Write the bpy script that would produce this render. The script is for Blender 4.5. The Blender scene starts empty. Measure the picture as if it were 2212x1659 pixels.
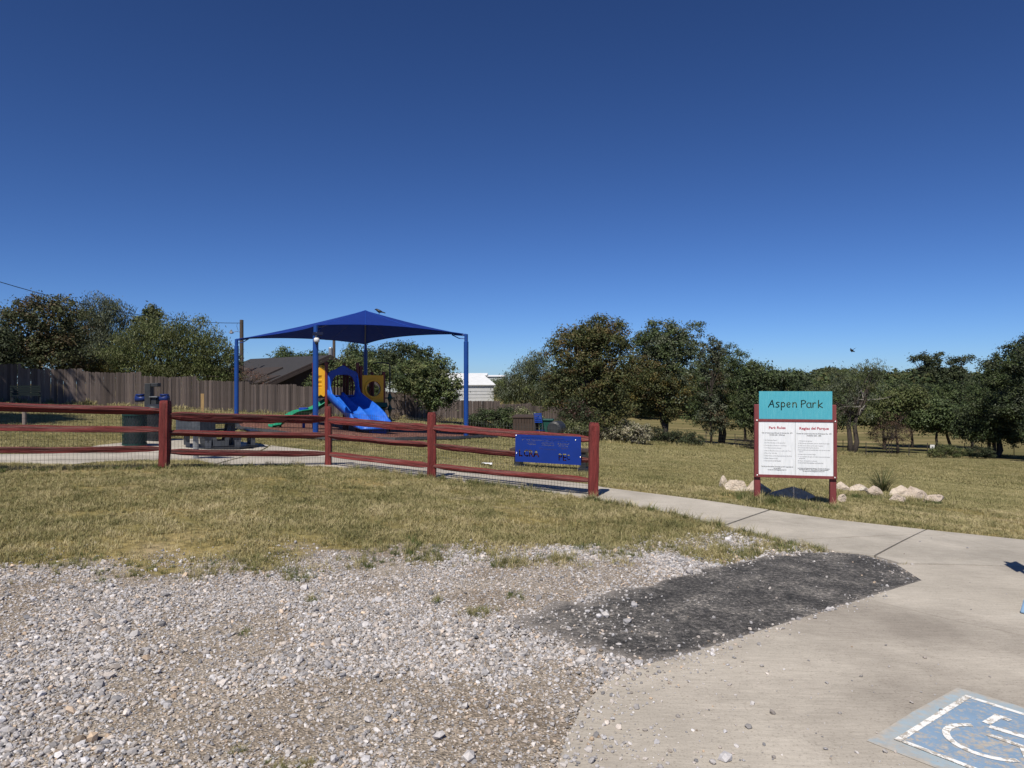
import bpy, bmesh, math, random
import numpy as np
from mathutils import Vector, Matrix, Euler, noise as mnoise

random.seed(7)
RNG = np.random.default_rng(11)
sc = bpy.context.scene
COL = sc.collection
R = math.radians
F_PX, CU, CV, EYE = 720.0, 512.0, 384.0, 1.6       # lens in pixels of a 1024 x 768 frame, eye height

# ------------------------------------------------------------------ camera
cam_d = bpy.data.cameras.new('camera')
cam_d.sensor_width = 36.0
cam_d.lens = 36.0 * F_PX / 1024.0
cam_d.clip_start, cam_d.clip_end = 0.1, 3000.0
cam = bpy.data.objects.new('camera', cam_d)
COL.objects.link(cam)
cam.location = (0, 0, EYE)
cam.rotation_euler = (R(90), 0, 0)
sc.camera = cam

# ------------------------------------------------------------------ sky, sun, exposure
SUN_EL = R(53)
SUN_H = Vector((0.32, 0.947))                       # the way the light travels over the ground
w = bpy.data.worlds.new('World')
sc.world = w
w.use_nodes = True
wn = w.node_tree
sky = wn.nodes.new('ShaderNodeTexSky')
sky.sky_type = 'NISHITA'
sky.sun_disc = False
sky.sun_elevation = SUN_EL
sky.sun_rotation = math.atan2(-SUN_H.x, -SUN_H.y)
sky.altitude = 300
sky.air_density = 0.7
sky.dust_density = 0.3
sky.ozone_density = 8.0
sg_ = wn.nodes.new('ShaderNodeGamma'); sg_.inputs['Gamma'].default_value = 1.28      # the phone's deep blue rendering of a clear sky
sm_ = wn.nodes.new('ShaderNodeMix'); sm_.data_type = 'RGBA'; sm_.blend_type = 'MULTIPLY'; sm_.inputs[0].default_value = 1.0
sm_.inputs[7].default_value = (0.92, 0.97, 1.07, 1)
wn.links.new(sky.outputs['Color'], sg_.inputs['Color'])
wn.links.new(sg_.outputs['Color'], sm_.inputs[6])
wn.links.new(sm_.outputs[2], wn.nodes['Background'].inputs['Color'])
wn.nodes['Background'].inputs['Strength'].default_value = 0.052
sun_d = bpy.data.lights.new('sun', 'SUN')
sun_d.energy = 5.0
sun_d.angle = R(0.5)
sun_d.color = (1.0, 0.94, 0.84)
sun = bpy.data.objects.new('sun', sun_d)
COL.objects.link(sun)
ldir = Vector((SUN_H.x * math.cos(SUN_EL), SUN_H.y * math.cos(SUN_EL), -math.sin(SUN_EL)))
sun.rotation_euler = ldir.to_track_quat('-Z', 'Y').to_euler()
sun.location = (-10, -20, 30)
sc.view_settings.view_transform = 'Standard'
sc.view_settings.look = 'None'
sc.view_settings.exposure = 0.06
sc.view_settings.gamma = 1.0
sc.cycles.max_bounces = 6
sc.cycles.transparent_max_bounces = 4

# ------------------------------------------------------------------ terrain height
CP = np.array([                                     # x, y, height below the eye
    (-3, 2, -1.59), (0, 0, -1.6), (3, 2, -1.66), (0, 5, -1.61), (-4, 6, -1.5), (4.5, 5, -1.72), (2, 8, -1.69),
    (-5.70, 11.8, -1.39), (-3.47, 13.6, -1.545), (-1.37, 12.3, -1.615), (1.23, 10.9, -1.72),
    (3.76, 11.17, -1.765), (4.92, 10.9, -1.875), (6.4, 8.9, -1.93), (-8.1, 10.4, -1.28),
    (-8.6, 17.2, -1.50), (-7.3, 18.1, -1.62), (-6.0, 22.0, -1.52), (-1.65, 25.9, -1.92), (-6.4, 14.4, -1.5),
    (-11.0, 28.7, -1.45), (-5.8, 26, -1.74), (0.9, 16, -1.86), (-14.9, 22, -1.18),
    (-24.9, 35, -0.87), (-16.1, 43, -1.75), (-2.6, 55, -3.0), (4.7, 64, -4.0), (-9, 49, -2.4),
    (6.0, 48, -3.87), (12, 30, -3.45), (24.0, 52, -5.4), (37, 54, -5.9), (28, 60, -6.0), (15, 50, -4.7), (8, 20, -2.55), (20, 25, -3.9),
    (30, 100, -7.2), (70, 105, -7.6), (-60, 30, 0.3), (-60, 90, -0.8), (-5, 100, -4.4), (45, 20, -4.9),
    (90, 50, -8), (-20, -25, -1.4), (20, -25, -1.9), (160, 170, -6), (100, 165, -5.5), (60, 165, -5.5), (-150, 150, 0), (0, 260, -3.4), (200, 300, -2), (-200, 300, 0),
    (220, 0, -8), (-220, 0, 0), (0, -200, -1), (0, 800, -3), (700, 700, -3), (-700, 700, -2), (700, -100, -6), (-700, -100, -1), (0, -700, -2)], float)

def _tps(r2):
    return 0.5 * r2 * np.log(np.maximum(r2, 1e-9))
_n = len(CP)
_A = np.zeros((_n + 3, _n + 3))
_d2 = ((CP[:, None, :2] - CP[None, :, :2]) ** 2).sum(-1)
_A[:_n, :_n] = _tps(_d2) + np.eye(_n) * 0.6
_A[:_n, _n] = 1
_A[:_n, _n + 1:] = CP[:, :2]
_A[_n:, :_n] = _A[:_n, _n:].T
_W = np.linalg.solve(_A, np.concatenate([CP[:, 2], np.zeros(3)]))

def H(x, y):
    """ground height (arrays welcome)"""
    x = np.asarray(x, float); y = np.asarray(y, float)
    sh = np.broadcast(x, y).shape
    x, y = np.broadcast_to(x, sh).ravel(), np.broadcast_to(y, sh).ravel()
    out = np.empty(len(x))
    for i in range(0, len(x), 20000):
        xx, yy = x[i:i + 20000], y[i:i + 20000]
        d2 = (xx[:, None] - CP[None, :, 0]) ** 2 + (yy[:, None] - CP[None, :, 1]) ** 2
        out[i:i + 20000] = _tps(d2) @ _W[:_n] + _W[_n] + xx * _W[_n + 1] + yy * _W[_n + 2]
    out = out.reshape(sh) + EYE
    return out if sh else float(out)

_T = np.concatenate([np.arange(1.5, 20, 0.02), np.arange(20, 140, 0.1)])
def P(u, v, lift=0.0):
    """where the line of sight through a pixel meets the ground"""
    dx, dz = (u - CU) / F_PX, -(v - CV) / F_PX
    g = EYE + _T * dz - H(_T * dx, _T) - lift
    k = int(np.argmax(g < 0))
    if not (g < 0).any():
        k = len(_T) - 1
    t = _T[k]
    return Vector((t * dx, t, H(t * dx, t)))
def at(u, v, z):
    return Vector(((u - CU) * z / F_PX, z, EYE - (v - CV) * z / F_PX))
def gp(x, y, dz=0.0):
    return Vector((x, y, H(x, y) + dz))
def gu(u, z, dz=0.0):
    return gp((u - CU) * z / F_PX, z, dz)
D2 = 1024.0 / 2212.0                                 # my notes were read off at 2212 px width
def PD(x, y, lift=0.022):
    return P(x * D2, y * D2, lift)

# lattice noise for scattering
_perm = RNG.random((256, 256))
def vnoise(x, y, s=1.0, oct=3):
    x = np.asarray(x, float) / s; y = np.asarray(y, float) / s
    tot, amp, nrm = 0, 1.0, 0
    for o in range(oct):
        xi, yi = np.floor(x).astype(int), np.floor(y).astype(int)
        fx, fy = x - xi, y - yi
        fx, fy = fx * fx * (3 - 2 * fx), fy * fy * (3 - 2 * fy)
        a = _perm[xi % 256, yi % 256]; b = _perm[(xi + 1) % 256, yi % 256]
        c = _perm[xi % 256, (yi + 1) % 256]; d = _perm[(xi + 1) % 256, (yi + 1) % 256]
        tot = tot + amp * ((a * (1 - fx) + b * fx) * (1 - fy) + (c * (1 - fx) + d * fx) * fy)
        nrm += amp; amp *= 0.5; x = x * 2.03 + 17.3; y = y * 2.03 + 5.1
    return tot / nrm

def inpoly(px, py, poly):
    px = np.asarray(px); py = np.asarray(py)
    ins = np.zeros(px.shape, bool)
    n = len(poly)
    for i in range(n):
        x0, y0 = poly[i][0], poly[i][1]; x1, y1 = poly[(i + 1) % n][0], poly[(i + 1) % n][1]
        if y0 == y1:
            continue
        c = ((y0 > py) != (y1 > py)) & (px < (x1 - x0) * (py - y0) / (y1 - y0) + x0)
        ins ^= c
    return ins
def polydist(px, py, poly):
    d = np.full(np.shape(px), 1e9)
    n = len(poly)
    for i in range(n):
        x0, y0 = poly[i][0], poly[i][1]; x1, y1 = poly[(i + 1) % n][0], poly[(i + 1) % n][1]
        ex, ey = x1 - x0, y1 - y0
        t = np.clip(((px - x0) * ex + (py - y0) * ey) / (ex * ex + ey * ey + 1e-9), 0, 1)
        d = np.minimum(d, np.hypot(px - x0 - t * ex, py - y0 - t * ey))
    return d

# ------------------------------------------------------------------ materials
MATS = {}
def _ramp(nt, fac, stops):
    r = nt.nodes.new('ShaderNodeValToRGB')
    els = r.color_ramp.elements
    while len(els) < len(stops):
        els.new(0.5)
    for e, (p, c) in zip(els, stops):
        e.position = p; e.color = (c[0], c[1], c[2], 1)
    nt.links.new(fac, r.inputs['Fac'])
    return r.outputs['Color']
def _noise(nt, vec, scale, detail=5, rough=0.6, dist=0.0):
    n = nt.nodes.new('ShaderNodeTexNoise')
    n.inputs['Scale'].default_value = scale
    n.inputs['Detail'].default_value = detail
    n.inputs['Roughness'].default_value = rough
    n.inputs['Distortion'].default_value = dist
    if vec is not None:
        nt.links.new(vec, n.inputs['Vector'])
    return n.outputs['Fac']
def _vec(nt, stretch=(1, 1, 1), coord='Object'):
    tc = nt.nodes.new('ShaderNodeTexCoord')
    mp = nt.nodes.new('ShaderNodeMapping')
    mp.inputs['Scale'].default_value = stretch
    nt.links.new(tc.outputs[coord], mp.inputs['Vector'])
    return mp.outputs['Vector']
def _mix(nt, fac, a, b, mode='MIX'):
    m = nt.nodes.new('ShaderNodeMix')
    m.data_type = 'RGBA'; m.blend_type = mode
    for s, val in ((0, fac), (6, a), (7, b)):
        if hasattr(val, 'links') or hasattr(val, 'is_linked'):
            nt.links.new(val, m.inputs[s])
        elif isinstance(val, (int, float)):
            m.inputs[s].default_value = val
        else:
            m.inputs[s].default_value = (val[0], val[1], val[2], 1)
    return m.outputs[2]
def _math(nt, op, a, b=0.0, clamp=False):
    m = nt.nodes.new('ShaderNodeMath'); m.operation = op; m.use_clamp = clamp
    for i, val in enumerate((a, b)):
        if hasattr(val, 'is_linked'):
            nt.links.new(val, m.inputs[i])
        else:
            m.inputs[i].default_value = val
    return m.outputs[0]
def _bump(nt, b, h, strength, dist=0.01):
    bp = nt.nodes.new('ShaderNodeBump')
    bp.inputs['Strength'].default_value = strength
    bp.inputs['Distance'].default_value = dist
    nt.links.new(h, bp.inputs['Height'])
    nt.links.new(bp.outputs['Normal'], b.inputs['Normal'])
def new_mat(name):
    m = bpy.data.materials.new(name); m.use_nodes = True
    MATS[name] = m
    nt = m.node_tree
    return m, nt, nt.nodes['Principled BSDF']

def M(name, c1, c2=None, scale=6, rough=0.7, bump=0.0, bscale=40, bdist=0.01, metal=0.0, stretch=(1, 1, 1), rnd=0.0, spec=0.4,
      c3=None, s3=2.0, f3=0.5, coat=0.0, lo=0.35, hi=0.65, two_sided=0.0):
    m, nt, b = new_mat(name)
    v = _vec(nt, stretch)
    c2 = c2 or tuple(x * 0.8 for x in c1)
    col = _ramp(nt, _noise(nt, v, scale), [(lo, c1), (hi, c2)])
    if c3:
        f = _math(nt, 'MULTIPLY', _ramp(nt, _noise(nt, v, s3, 6, 0.65), [(0.5, (0, 0, 0)), (0.62, (1, 1, 1))]), f3)
        col = _mix(nt, f, col, c3)
    if rnd:
        oi = nt.nodes.new('ShaderNodeObjectInfo')
        k = _math(nt, 'ADD', _math(nt, 'MULTIPLY', oi.outputs['Random'], rnd), 1 - rnd / 2)
        hsv = nt.nodes.new('ShaderNodeHueSaturation')
        nt.links.new(k, hsv.inputs['Value']); nt.links.new(col, hsv.inputs['Color'])
        col = hsv.outputs['Color']
    nt.links.new(col, b.inputs['Base Color'])
    rr = _math(nt, 'ADD', _math(nt, 'MULTIPLY', _noise(nt, v, scale * 2.3, 3), 0.25), rough - 0.12, True)
    nt.links.new(rr, b.inputs['Roughness'])
    b.inputs['Metallic'].default_value = metal
    b.inputs['Specular IOR Level'].default_value = spec
    b.inputs['Coat Weight'].default_value = coat
    if bump:
        _bump(nt, b, _noise(nt, v, bscale, 6, 0.65), bump, bdist)
    if two_sided:
        out = nt.nodes['Material Output']
        tr = nt.nodes.new('ShaderNodeBsdfTranslucent')
        nt.links.new(col, tr.inputs['Color'])
        mx = nt.nodes.new('ShaderNodeMixShader'); mx.inputs[0].default_value = two_sided
        nt.links.new(b.outputs[0], mx.inputs[1]); nt.links.new(tr.outputs[0], mx.inputs[2])
        nt.links.new(mx.outputs[0], out.inputs['Surface'])
    return m

def leaf_material(name, trans=0.3, rough=0.55):
    m, nt, b = new_mat(name)
    a = nt.nodes.new('ShaderNodeAttribute'); a.attribute_name = 'tint'
    oi = nt.nodes.new('ShaderNodeObjectInfo')
    hsv = nt.nodes.new('ShaderNodeHueSaturation')
    nt.links.new(_math(nt, 'ADD', _math(nt, 'MULTIPLY', oi.outputs['Random'], 0.3), 0.85), hsv.inputs['Value'])
    nt.links.new(a.outputs['Color'], hsv.inputs['Color'])
    nt.links.new(hsv.outputs['Color'], b.inputs['Base Color'])
    b.inputs['Roughness'].default_value = rough
    b.inputs['Specular IOR Level'].default_value = 0.25
    tr = nt.nodes.new('ShaderNodeBsdfTranslucent')
    nt.links.new(hsv.outputs['Color'], tr.inputs['Color'])
    mx = nt.nodes.new('ShaderNodeMixShader'); mx.inputs[0].default_value = trans
    nt.links.new(b.outputs[0], mx.inputs[1]); nt.links.new(tr.outputs[0], mx.inputs[2])
    nt.links.new(mx.outputs[0], nt.nodes['Material Output'].inputs['Surface'])
    return m

def blade_material(name, stops, trans=0.25):
    """grass: one tone per tuft, picked from a ramp, drifting over the lawn in patches"""
    m, nt, b = new_mat(name)
    oi = nt.nodes.new('ShaderNodeObjectInfo')
    n1 = _noise(nt, oi.outputs['Location'], 0.45, 4, 0.65)
    n2 = _noise(nt, oi.outputs['Location'], 2.2, 3, 0.6)
    f = _math(nt, 'ADD', _math(nt, 'MULTIPLY', oi.outputs['Random'], 0.5), _math(nt, 'MULTIPLY', _math(nt, 'ADD', n1, n2), 1.15))
    f = _math(nt, 'SUBTRACT', f, 0.90)
    c = _ramp(nt, f, stops)
    nt.links.new(c, b.inputs['Base Color'])
    b.inputs['Roughness'].default_value = 0.7
    b.inputs['Specular IOR Level'].default_value = 0.2
    tr = nt.nodes.new('ShaderNodeBsdfTranslucent'); nt.links.new(c, tr.inputs['Color'])
    mx = nt.nodes.new('ShaderNodeMixShader'); mx.inputs[0].default_value = trans
    nt.links.new(b.outputs[0], mx.inputs[1]); nt.links.new(tr.outputs[0], mx.inputs[2])
    nt.links.new(mx.outputs[0], nt.nodes['Material Output'].inputs['Surface'])
    return m

# painted, weathered split timber
M('red_wood', (0.20, 0.030, 0.027), (0.055, 0.010, 0.009), scale=9, rough=0.75, bump=1.0, bscale=16, bdist=0.05, stretch=(0.14, 2.4, 2.4), c3=(0.24, 0.17, 0.145), s3=7.0, f3=0.30, lo=0.40, hi=0.70)
M('red_post', (0.20, 0.032, 0.028), (0.07, 0.012, 0.011), scale=9, lo=0.42, hi=0.72, rough=0.75, bump=1.0, bscale=16, bdist=0.04, stretch=(2.6, 2.6, 0.16), c3=(0.12, 0.03, 0.025), s3=4, f3=0.6)
M('sign_red', (0.20, 0.04, 0.042), (0.15, 0.03, 0.032), scale=12, rough=0.6, bump=0.3, bscale=40, stretch=(2, 2, 0.3), c3=(0.26, 0.09, 0.085), s3=6, f3=0.3)
M('wire', (0.085, 0.088, 0.085), rough=0.6, metal=0.3)
M('blue_plate', (0.008, 0.034, 0.235), (0.007, 0.03, 0.20), scale=3, rough=0.5, spec=0.3, bump=0.05, bscale=8)
M('teal_plate', (0.075, 0.375, 0.455), (0.062, 0.34, 0.42), scale=8, rough=0.5, stretch=(6, 1, 0.5), c3=(0.14, 0.45, 0.52), s3=10, f3=0.4)
M('white_panel', (0.78, 0.79, 0.80), (0.70, 0.72, 0.73), scale=7, rough=0.45, stretch=(4, 1, 0.6), c3=(0.60, 0.62, 0.62), s3=9, f3=0.5)
M('print_red', (0.42, 0.02, 0.05), rough=0.5)
M('print_dark', (0.06, 0.06, 0.065), rough=0.5)
M('print_grey', (0.20, 0.20, 0.21), rough=0.5)
M('bolt', (0.75, 0.72, 0.68), rough=0.35, metal=0.7)
M('canopy_blue', (0.010, 0.036, 0.225), (0.009, 0.031, 0.20), scale=3, rough=0.85, spec=0.15, bump=0.2, bscale=2.0, bdist=0.03, two_sided=0.10)
M('post_blue', (0.008, 0.058, 0.275), (0.007, 0.05, 0.24), scale=4, rough=0.38, spec=0.5)
M('slide_blue', (0.016, 0.12, 0.56), (0.014, 0.105, 0.50), scale=3, rough=0.33, spec=0.5, c3=(0.05, 0.2, 0.66), s3=5, f3=0.4)
M('hood_blue', (0.012, 0.06, 0.36), rough=0.4, spec=0.5)
M('yellow_plastic', (0.84, 0.44, 0.018), (0.78, 0.38, 0.015), scale=3, rough=0.4, spec=0.45)
M('green_plastic', (0.015, 0.24, 0.13), (0.012, 0.2, 0.11), scale=4, rough=0.4, spec=0.45)
M('dark_green', (0.010, 0.075, 0.055), rough=0.5)
M('maroon_post', (0.15, 0.024, 0.018), rough=0.45)
M('black_metal', (0.022, 0.024, 0.026), (0.035, 0.037, 0.04), rough=0.5, spec=0.4)
M('black_plastic', (0.018, 0.02, 0.024), (0.03, 0.032, 0.036), rough=0.42, spec=0.5)
M('grey_plastic', (0.07, 0.077, 0.095), (0.052, 0.058, 0.07), rough=0.65, bump=0.2, bscale=60)
M('grill_steel', (0.075, 0.086, 0.10), (0.055, 0.063, 0.075), scale=9, rough=0.55, metal=0.25, c3=(0.12, 0.13, 0.145), s3=7, f3=0.5)
M('navy_plastic', (0.010, 0.028, 0.14), rough=0.45)
M('bench_dark', (0.012, 0.022, 0.02), rough=0.7)
M('table_wood', (0.34, 0.20, 0.10), (0.25, 0.14, 0.07), scale=10, rough=0.7, bump=0.3, bscale=30, stretch=(0.3, 3, 3), c3=(0.4, 0.3, 0.2), f3=0.4)
M('mesh_green', (0.006, 0.04, 0.034), rough=0.45)
M('weathered_wood', (0.19, 0.150, 0.132), (0.105, 0.080, 0.069), scale=3.5, rough=0.9, bump=0.7, bscale=14, bdist=0.01, stretch=(4, 4, 0.35), rnd=0.95, c3=(0.215, 0.19, 0.17), s3=3.0, f3=0.55)
M('tan_wood', (0.33, 0.22, 0.10), (0.26, 0.17, 0.08), scale=6, rough=0.85, stretch=(3, 3, 0.4))
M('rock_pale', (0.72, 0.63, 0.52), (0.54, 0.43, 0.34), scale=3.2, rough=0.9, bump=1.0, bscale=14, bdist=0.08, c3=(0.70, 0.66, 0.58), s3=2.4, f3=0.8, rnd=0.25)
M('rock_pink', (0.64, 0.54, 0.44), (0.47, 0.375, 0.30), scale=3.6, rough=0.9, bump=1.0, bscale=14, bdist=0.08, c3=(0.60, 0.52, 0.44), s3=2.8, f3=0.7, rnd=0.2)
M('bark', (0.075, 0.06, 0.05), (0.04, 0.033, 0.028), scale=8, rough=0.95, bump=0.8, bscale=18, bdist=0.03, stretch=(3, 3, 0.5))
M('pale_bark', (0.30, 0.28, 0.25), (0.17, 0.155, 0.14), scale=6, rough=0.95, bump=0.5, bscale=18, stretch=(3, 3, 0.5))
M('pole_wood', (0.095, 0.075, 0.06), (0.065, 0.05, 0.042), scale=5, rough=0.9, stretch=(3, 3, 0.2))
M('shingle', (0.040, 0.038, 0.040), (0.029, 0.028, 0.030), scale=5, rough=0.9, bump=0.4, bscale=20)
M('brown_shingle', (0.050, 0.038, 0.034), (0.036, 0.028, 0.026), scale=5, rough=0.9)
M('brown_fascia', (0.06, 0.044, 0.039), (0.048, 0.036, 0.032), rough=0.8)
M('dark_siding', (0.035, 0.025, 0.022), (0.028, 0.02, 0.018), rough=0.9)
M('white_metal', (0.72, 0.73, 0.74), (0.64, 0.65, 0.66), scale=2, rough=0.5)
M('far_white', (0.78, 0.80, 0.82), rough=0.6)
M('grey_wall', (0.42, 0.46, 0.46), rough=0.8)
M('edging', (0.032, 0.034, 0.036), (0.05, 0.05, 0.052), rough=0.7)
M('brown_slats', (0.06, 0.04, 0.03), (0.045, 0.03, 0.023), rough=0.8, stretch=(1, 1, 0.3))
M('bird_black', (0.012, 0.012, 0.016), rough=0.5)
M('camera_white', (0.8, 0.8, 0.8), rough=0.4)
M('solar_glass', (0.012, 0.014, 0.03), rough=0.15, spec=0.6)
M('galvanised', (0.33, 0.34, 0.35), rough=0.45, metal=0.5)
M('steel_post', (0.05, 0.042, 0.038), rough=0.8)
M('sign_blue', (0.02, 0.11, 0.45), rough=0.4)
M('stop_blue', (0.30, 0.48, 0.68), (0.25, 0.42, 0.62), rough=0.7, bump=0.2)
M('far_soil', (0.28, 0.19, 0.13), rough=0.9)
leaf_material('leaf', 0.28)
leaf_material('leaf_dull', 0.22, 0.65)
blade_material('grass_near', [(0.0, (0.10, 0.105, 0.04)), (0.3, (0.22, 0.21, 0.088)), (0.6, (0.40, 0.345, 0.175)), (1.0, (0.60, 0.51, 0.31))])
blade_material('grass_far', [(0.0, (0.15, 0.152, 0.06)), (0.35, (0.26, 0.242, 0.108)), (0.7, (0.38, 0.33, 0.165)), (1.0, (0.54, 0.46, 0.26))])
blade_material('grass_green', [(0.0, (0.05, 0.085, 0.025)), (0.5, (0.11, 0.14, 0.045)), (1.0, (0.26, 0.24, 0.10))])

# ------------------------------------------------------------------ mesh builder
class MB:
    def __init__(s):
        s.v, s.f = [], []
    def add(s, vs, fs, mat=None):
        o = len(s.v)
        s.v += [tuple(mat @ Vector(p)) if mat else tuple(p) for p in vs]
        s.f += [tuple(i + o for i in f) for f in fs]
        return s
    def box(s, c, size, mat=None, taper=1.0):
        x, y, z = (k / 2 for k in size)
        vs = []
        for dz, t in ((-z, 1.0), (z, taper)):
            vs += [(-x * t, -y * t, dz), (x * t, -y * t, dz), (x * t, y * t, dz), (-x * t, y * t, dz)]
        vs = [Vector(p) for p in vs]
        if mat:
            vs = [mat @ p for p in vs]
        vs = [p + Vector(c) for p in vs]
        return s.add(vs, [(3, 2, 1, 0), (4, 5, 6, 7), (0, 1, 5, 4), (1, 2, 6, 5), (2, 3, 7, 6), (3, 0, 4, 7)])
    def tube(s, pts, rad, n=8, caps=True, squash=1.0):
        pts = [Vector(p) for p in pts]
        rad = [rad] * len(pts) if isinstance(rad, (int, float)) else list(rad)
        rings = []
        up = None
        for i, p in enumerate(pts):
            t = (pts[min(i + 1, len(pts) - 1)] - pts[max(i - 1, 0)]).normalized()
            if up is None:
                up = Vector((0, 0, 1)) if abs(t.z) < 0.9 else Vector((1, 0, 0))
            a = t.cross(up).normalized(); b = a.cross(t).normalized(); up = b
            rings.append([p + (a * math.cos(2 * math.pi * k / n) + b * math.sin(2 * math.pi * k / n) * squash) * rad[i] for k in range(n)])
        vs = [q for r in rings for q in r]
        fs = []
        for i in range(len(rings) - 1):
            for k in range(n):
                k2 = (k + 1) % n
                fs.append((i * n + k, i * n + k2, (i + 1) * n + k2, (i + 1) * n + k))
        if caps:
            fs.append(tuple(range(n - 1, -1, -1)))
            fs.append(tuple(len(vs) - n + k for k in range(n)))
        return s.add(vs, fs)
    def prism(s, poly, d0, d1, frame):
        """poly in the (x, z) of frame, extruded along its y from d0 to d1"""
        n = len(poly)
        vs = [frame @ Vector((p[0], d0, p[1])) for p in poly] + [frame @ Vector((p[0], d1, p[1])) for p in poly]
        fs = [tuple(range(n)), tuple(range(2 * n - 1, n - 1, -1))]
        fs += [(i, (i + 1) % n + 0, (i + 1) % n + n, i + n)[::-1] for i in range(n)]
        return s.add(vs, fs)
    def lathe(s, prof, c=(0, 0, 0), n=20):
        vs, fs = [], []
        for r, z in prof:
            vs += [(c[0] + r * math.cos(2 * math.pi * k / n), c[1] + r * math.sin(2 * math.pi * k / n), c[2] + z) for k in range(n)]
        for i in range(len(prof) - 1):
            for k in range(n):
                k2 = (k + 1) % n
                fs.append((i * n + k, i * n + k2, (i + 1) * n + k2, (i + 1) * n + k))
        fs.append(tuple(range(n - 1, -1, -1))); fs.append(tuple((len(prof) - 1) * n + k for k in range(n)))
        return s.add(vs, fs)
    def mesh(s, name, m, smooth=False):
        me = bpy.data.meshes.new(name)
        me.from_pydata(s.v, [], s.f)
        if m:
            me.materials.append(MATS[m] if isinstance(m, str) else m)
        if smooth:
            me.polygons.foreach_set('use_smooth', [True] * len(me.polygons))
        me.update()
        return me
    def build(s, name, m, parent=None, smooth=False, bevel=0.0, world=False):
        o = bpy.data.objects.new(name, s.mesh(name, m, smooth))
        COL.objects.link(o)
        put(o, parent, world)
        if bevel:
            md = o.modifiers.new('bevel', 'BEVEL'); md.width = bevel; md.segments = 2; md.limit_method = 'ANGLE'; md.angle_limit = R(40)
        return o

def put(o, parent, world=False):
    if parent:
        o.parent = parent
        if world:
            o.matrix_parent_inverse = mw(parent).inverted()
def mw(o):
    m = Matrix.LocRotScale(o.location, o.rotation_euler, o.scale)
    if o.parent:
        m = mw(o.parent) @ o.matrix_parent_inverse @ m
    return m
def tag(o, label=None, cat=None, group=None, kind=None):
    if label: o['label'] = label
    if cat: o['category'] = cat
    if group: o['group'] = group
    if kind: o['kind'] = kind
    return o
def thing(name, label, cat, loc=(0, 0, 0), rz=0.0, group=None):
    o = bpy.data.objects.new(name, None)
    o.empty_display_size = 0.2
    COL.objects.link(o)
    o.location = loc; o.rotation_euler = (0, 0, rz)
    return tag(o, label, cat, group)
def link(name, me, parent=None, world=False):
    o = bpy.data.objects.new(name, me); COL.objects.link(o); put(o, parent, world)
    return o
def copy_tree(o, parent=None):
    c = o.copy(); COL.objects.link(c); c.parent = parent
    for ch in [k for k in bpy.data.objects if k.parent == o]:
        copy_tree(ch, c)
    return c
def np_mesh(name, V, Fq, m=None, tint=None, smooth=False):
    """V (n,3), Fq (k,3|4) numpy -> mesh, with an optional colour per vertex"""
    me = bpy.data.meshes.new(name)
    k = Fq.shape[1]
    me.vertices.add(len(V)); me.vertices.foreach_set('co', np.ascontiguousarray(V, np.float32).ravel())
    me.loops.add(Fq.size); me.loops.foreach_set('vertex_index', np.ascontiguousarray(Fq, np.int32).ravel())
    me.polygons.add(len(Fq))
    me.polygons.foreach_set('loop_start', np.arange(0, Fq.size, k, dtype=np.int32))
    if smooth:
        me.polygons.foreach_set('use_smooth', np.ones(len(Fq), bool))
    if tint is not None:
        a = me.attributes.new('tint', 'FLOAT_COLOR', 'POINT')
        a.data.foreach_set('color', np.ascontiguousarray(np.concatenate([tint, np.ones((len(tint), 1))], 1), np.float32).ravel())
    if m:
        me.materials.append(MATS[m] if isinstance(m, str) else m)
    me.update(calc_edges=True)
    me.validate()
    return me
def sheet(poly, dz, thick, step=0.4):
    """a slab or sheet that follows the ground: polygon (x,y) cut into a grid and draped"""
    bm = bmesh.new()
    f = bm.faces.new([bm.verts.new((p[0], p[1], 0)) for p in poly])
    if f.normal.z < 0:
        f.normal_flip()
    xs = [p[0] for p in poly]; ys = [p[1] for p in poly]
    for ax, lo, hi in ((0, min(xs), max(xs)), (1, min(ys), max(ys))):
        k = math.floor(lo / step) * step + step
        while k < hi:
            co = (k, 0, 0) if ax == 0 else (0, k, 0)
            no = (1, 0, 0) if ax == 0 else (0, 1, 0)
            bmesh.ops.bisect_plane(bm, geom=bm.verts[:] + bm.edges[:] + bm.faces[:], plane_co=co, plane_no=no)
            k += step
    bm.normal_update()
    if sum(f.normal.z for f in bm.faces) < 0:
        bmesh.ops.reverse_faces(bm, faces=bm.faces[:])
    V = np.array([v.co for v in bm.verts])
    Z = H(V[:, 0], V[:, 1]) + dz
    for v, z in zip(bm.verts, Z):
        v.co.z = z
    if thick:
        be = [e for e in bm.edges if e.is_boundary]
        ex = bmesh.ops.extrude_edge_only(bm, edges=be)
        for v in [g for g in ex['geom'] if isinstance(g, bmesh.types.BMVert)]:
            v.co.z -= thick
    bmesh.ops.recalc_face_normals(bm, faces=bm.faces[:])
    top = max(bm.faces, key=lambda f: f.calc_center_median().z)
    if top.normal.z < 0:
        bmesh.ops.reverse_faces(bm, faces=bm.faces[:])
    return bm
def bm_obj(name, bm, m, parent=None, world=True):
    me = bpy.data.meshes.new(name); bm.to_mesh(me); bm.free()
    me.materials.append(MATS[m] if isinstance(m, str) else m)
    return link(name, me, parent, world)
def frame2(p, rz):
    return Matrix.Translation(Vector(p)) @ Matrix.Rotation(rz, 4, 'Z')

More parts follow.
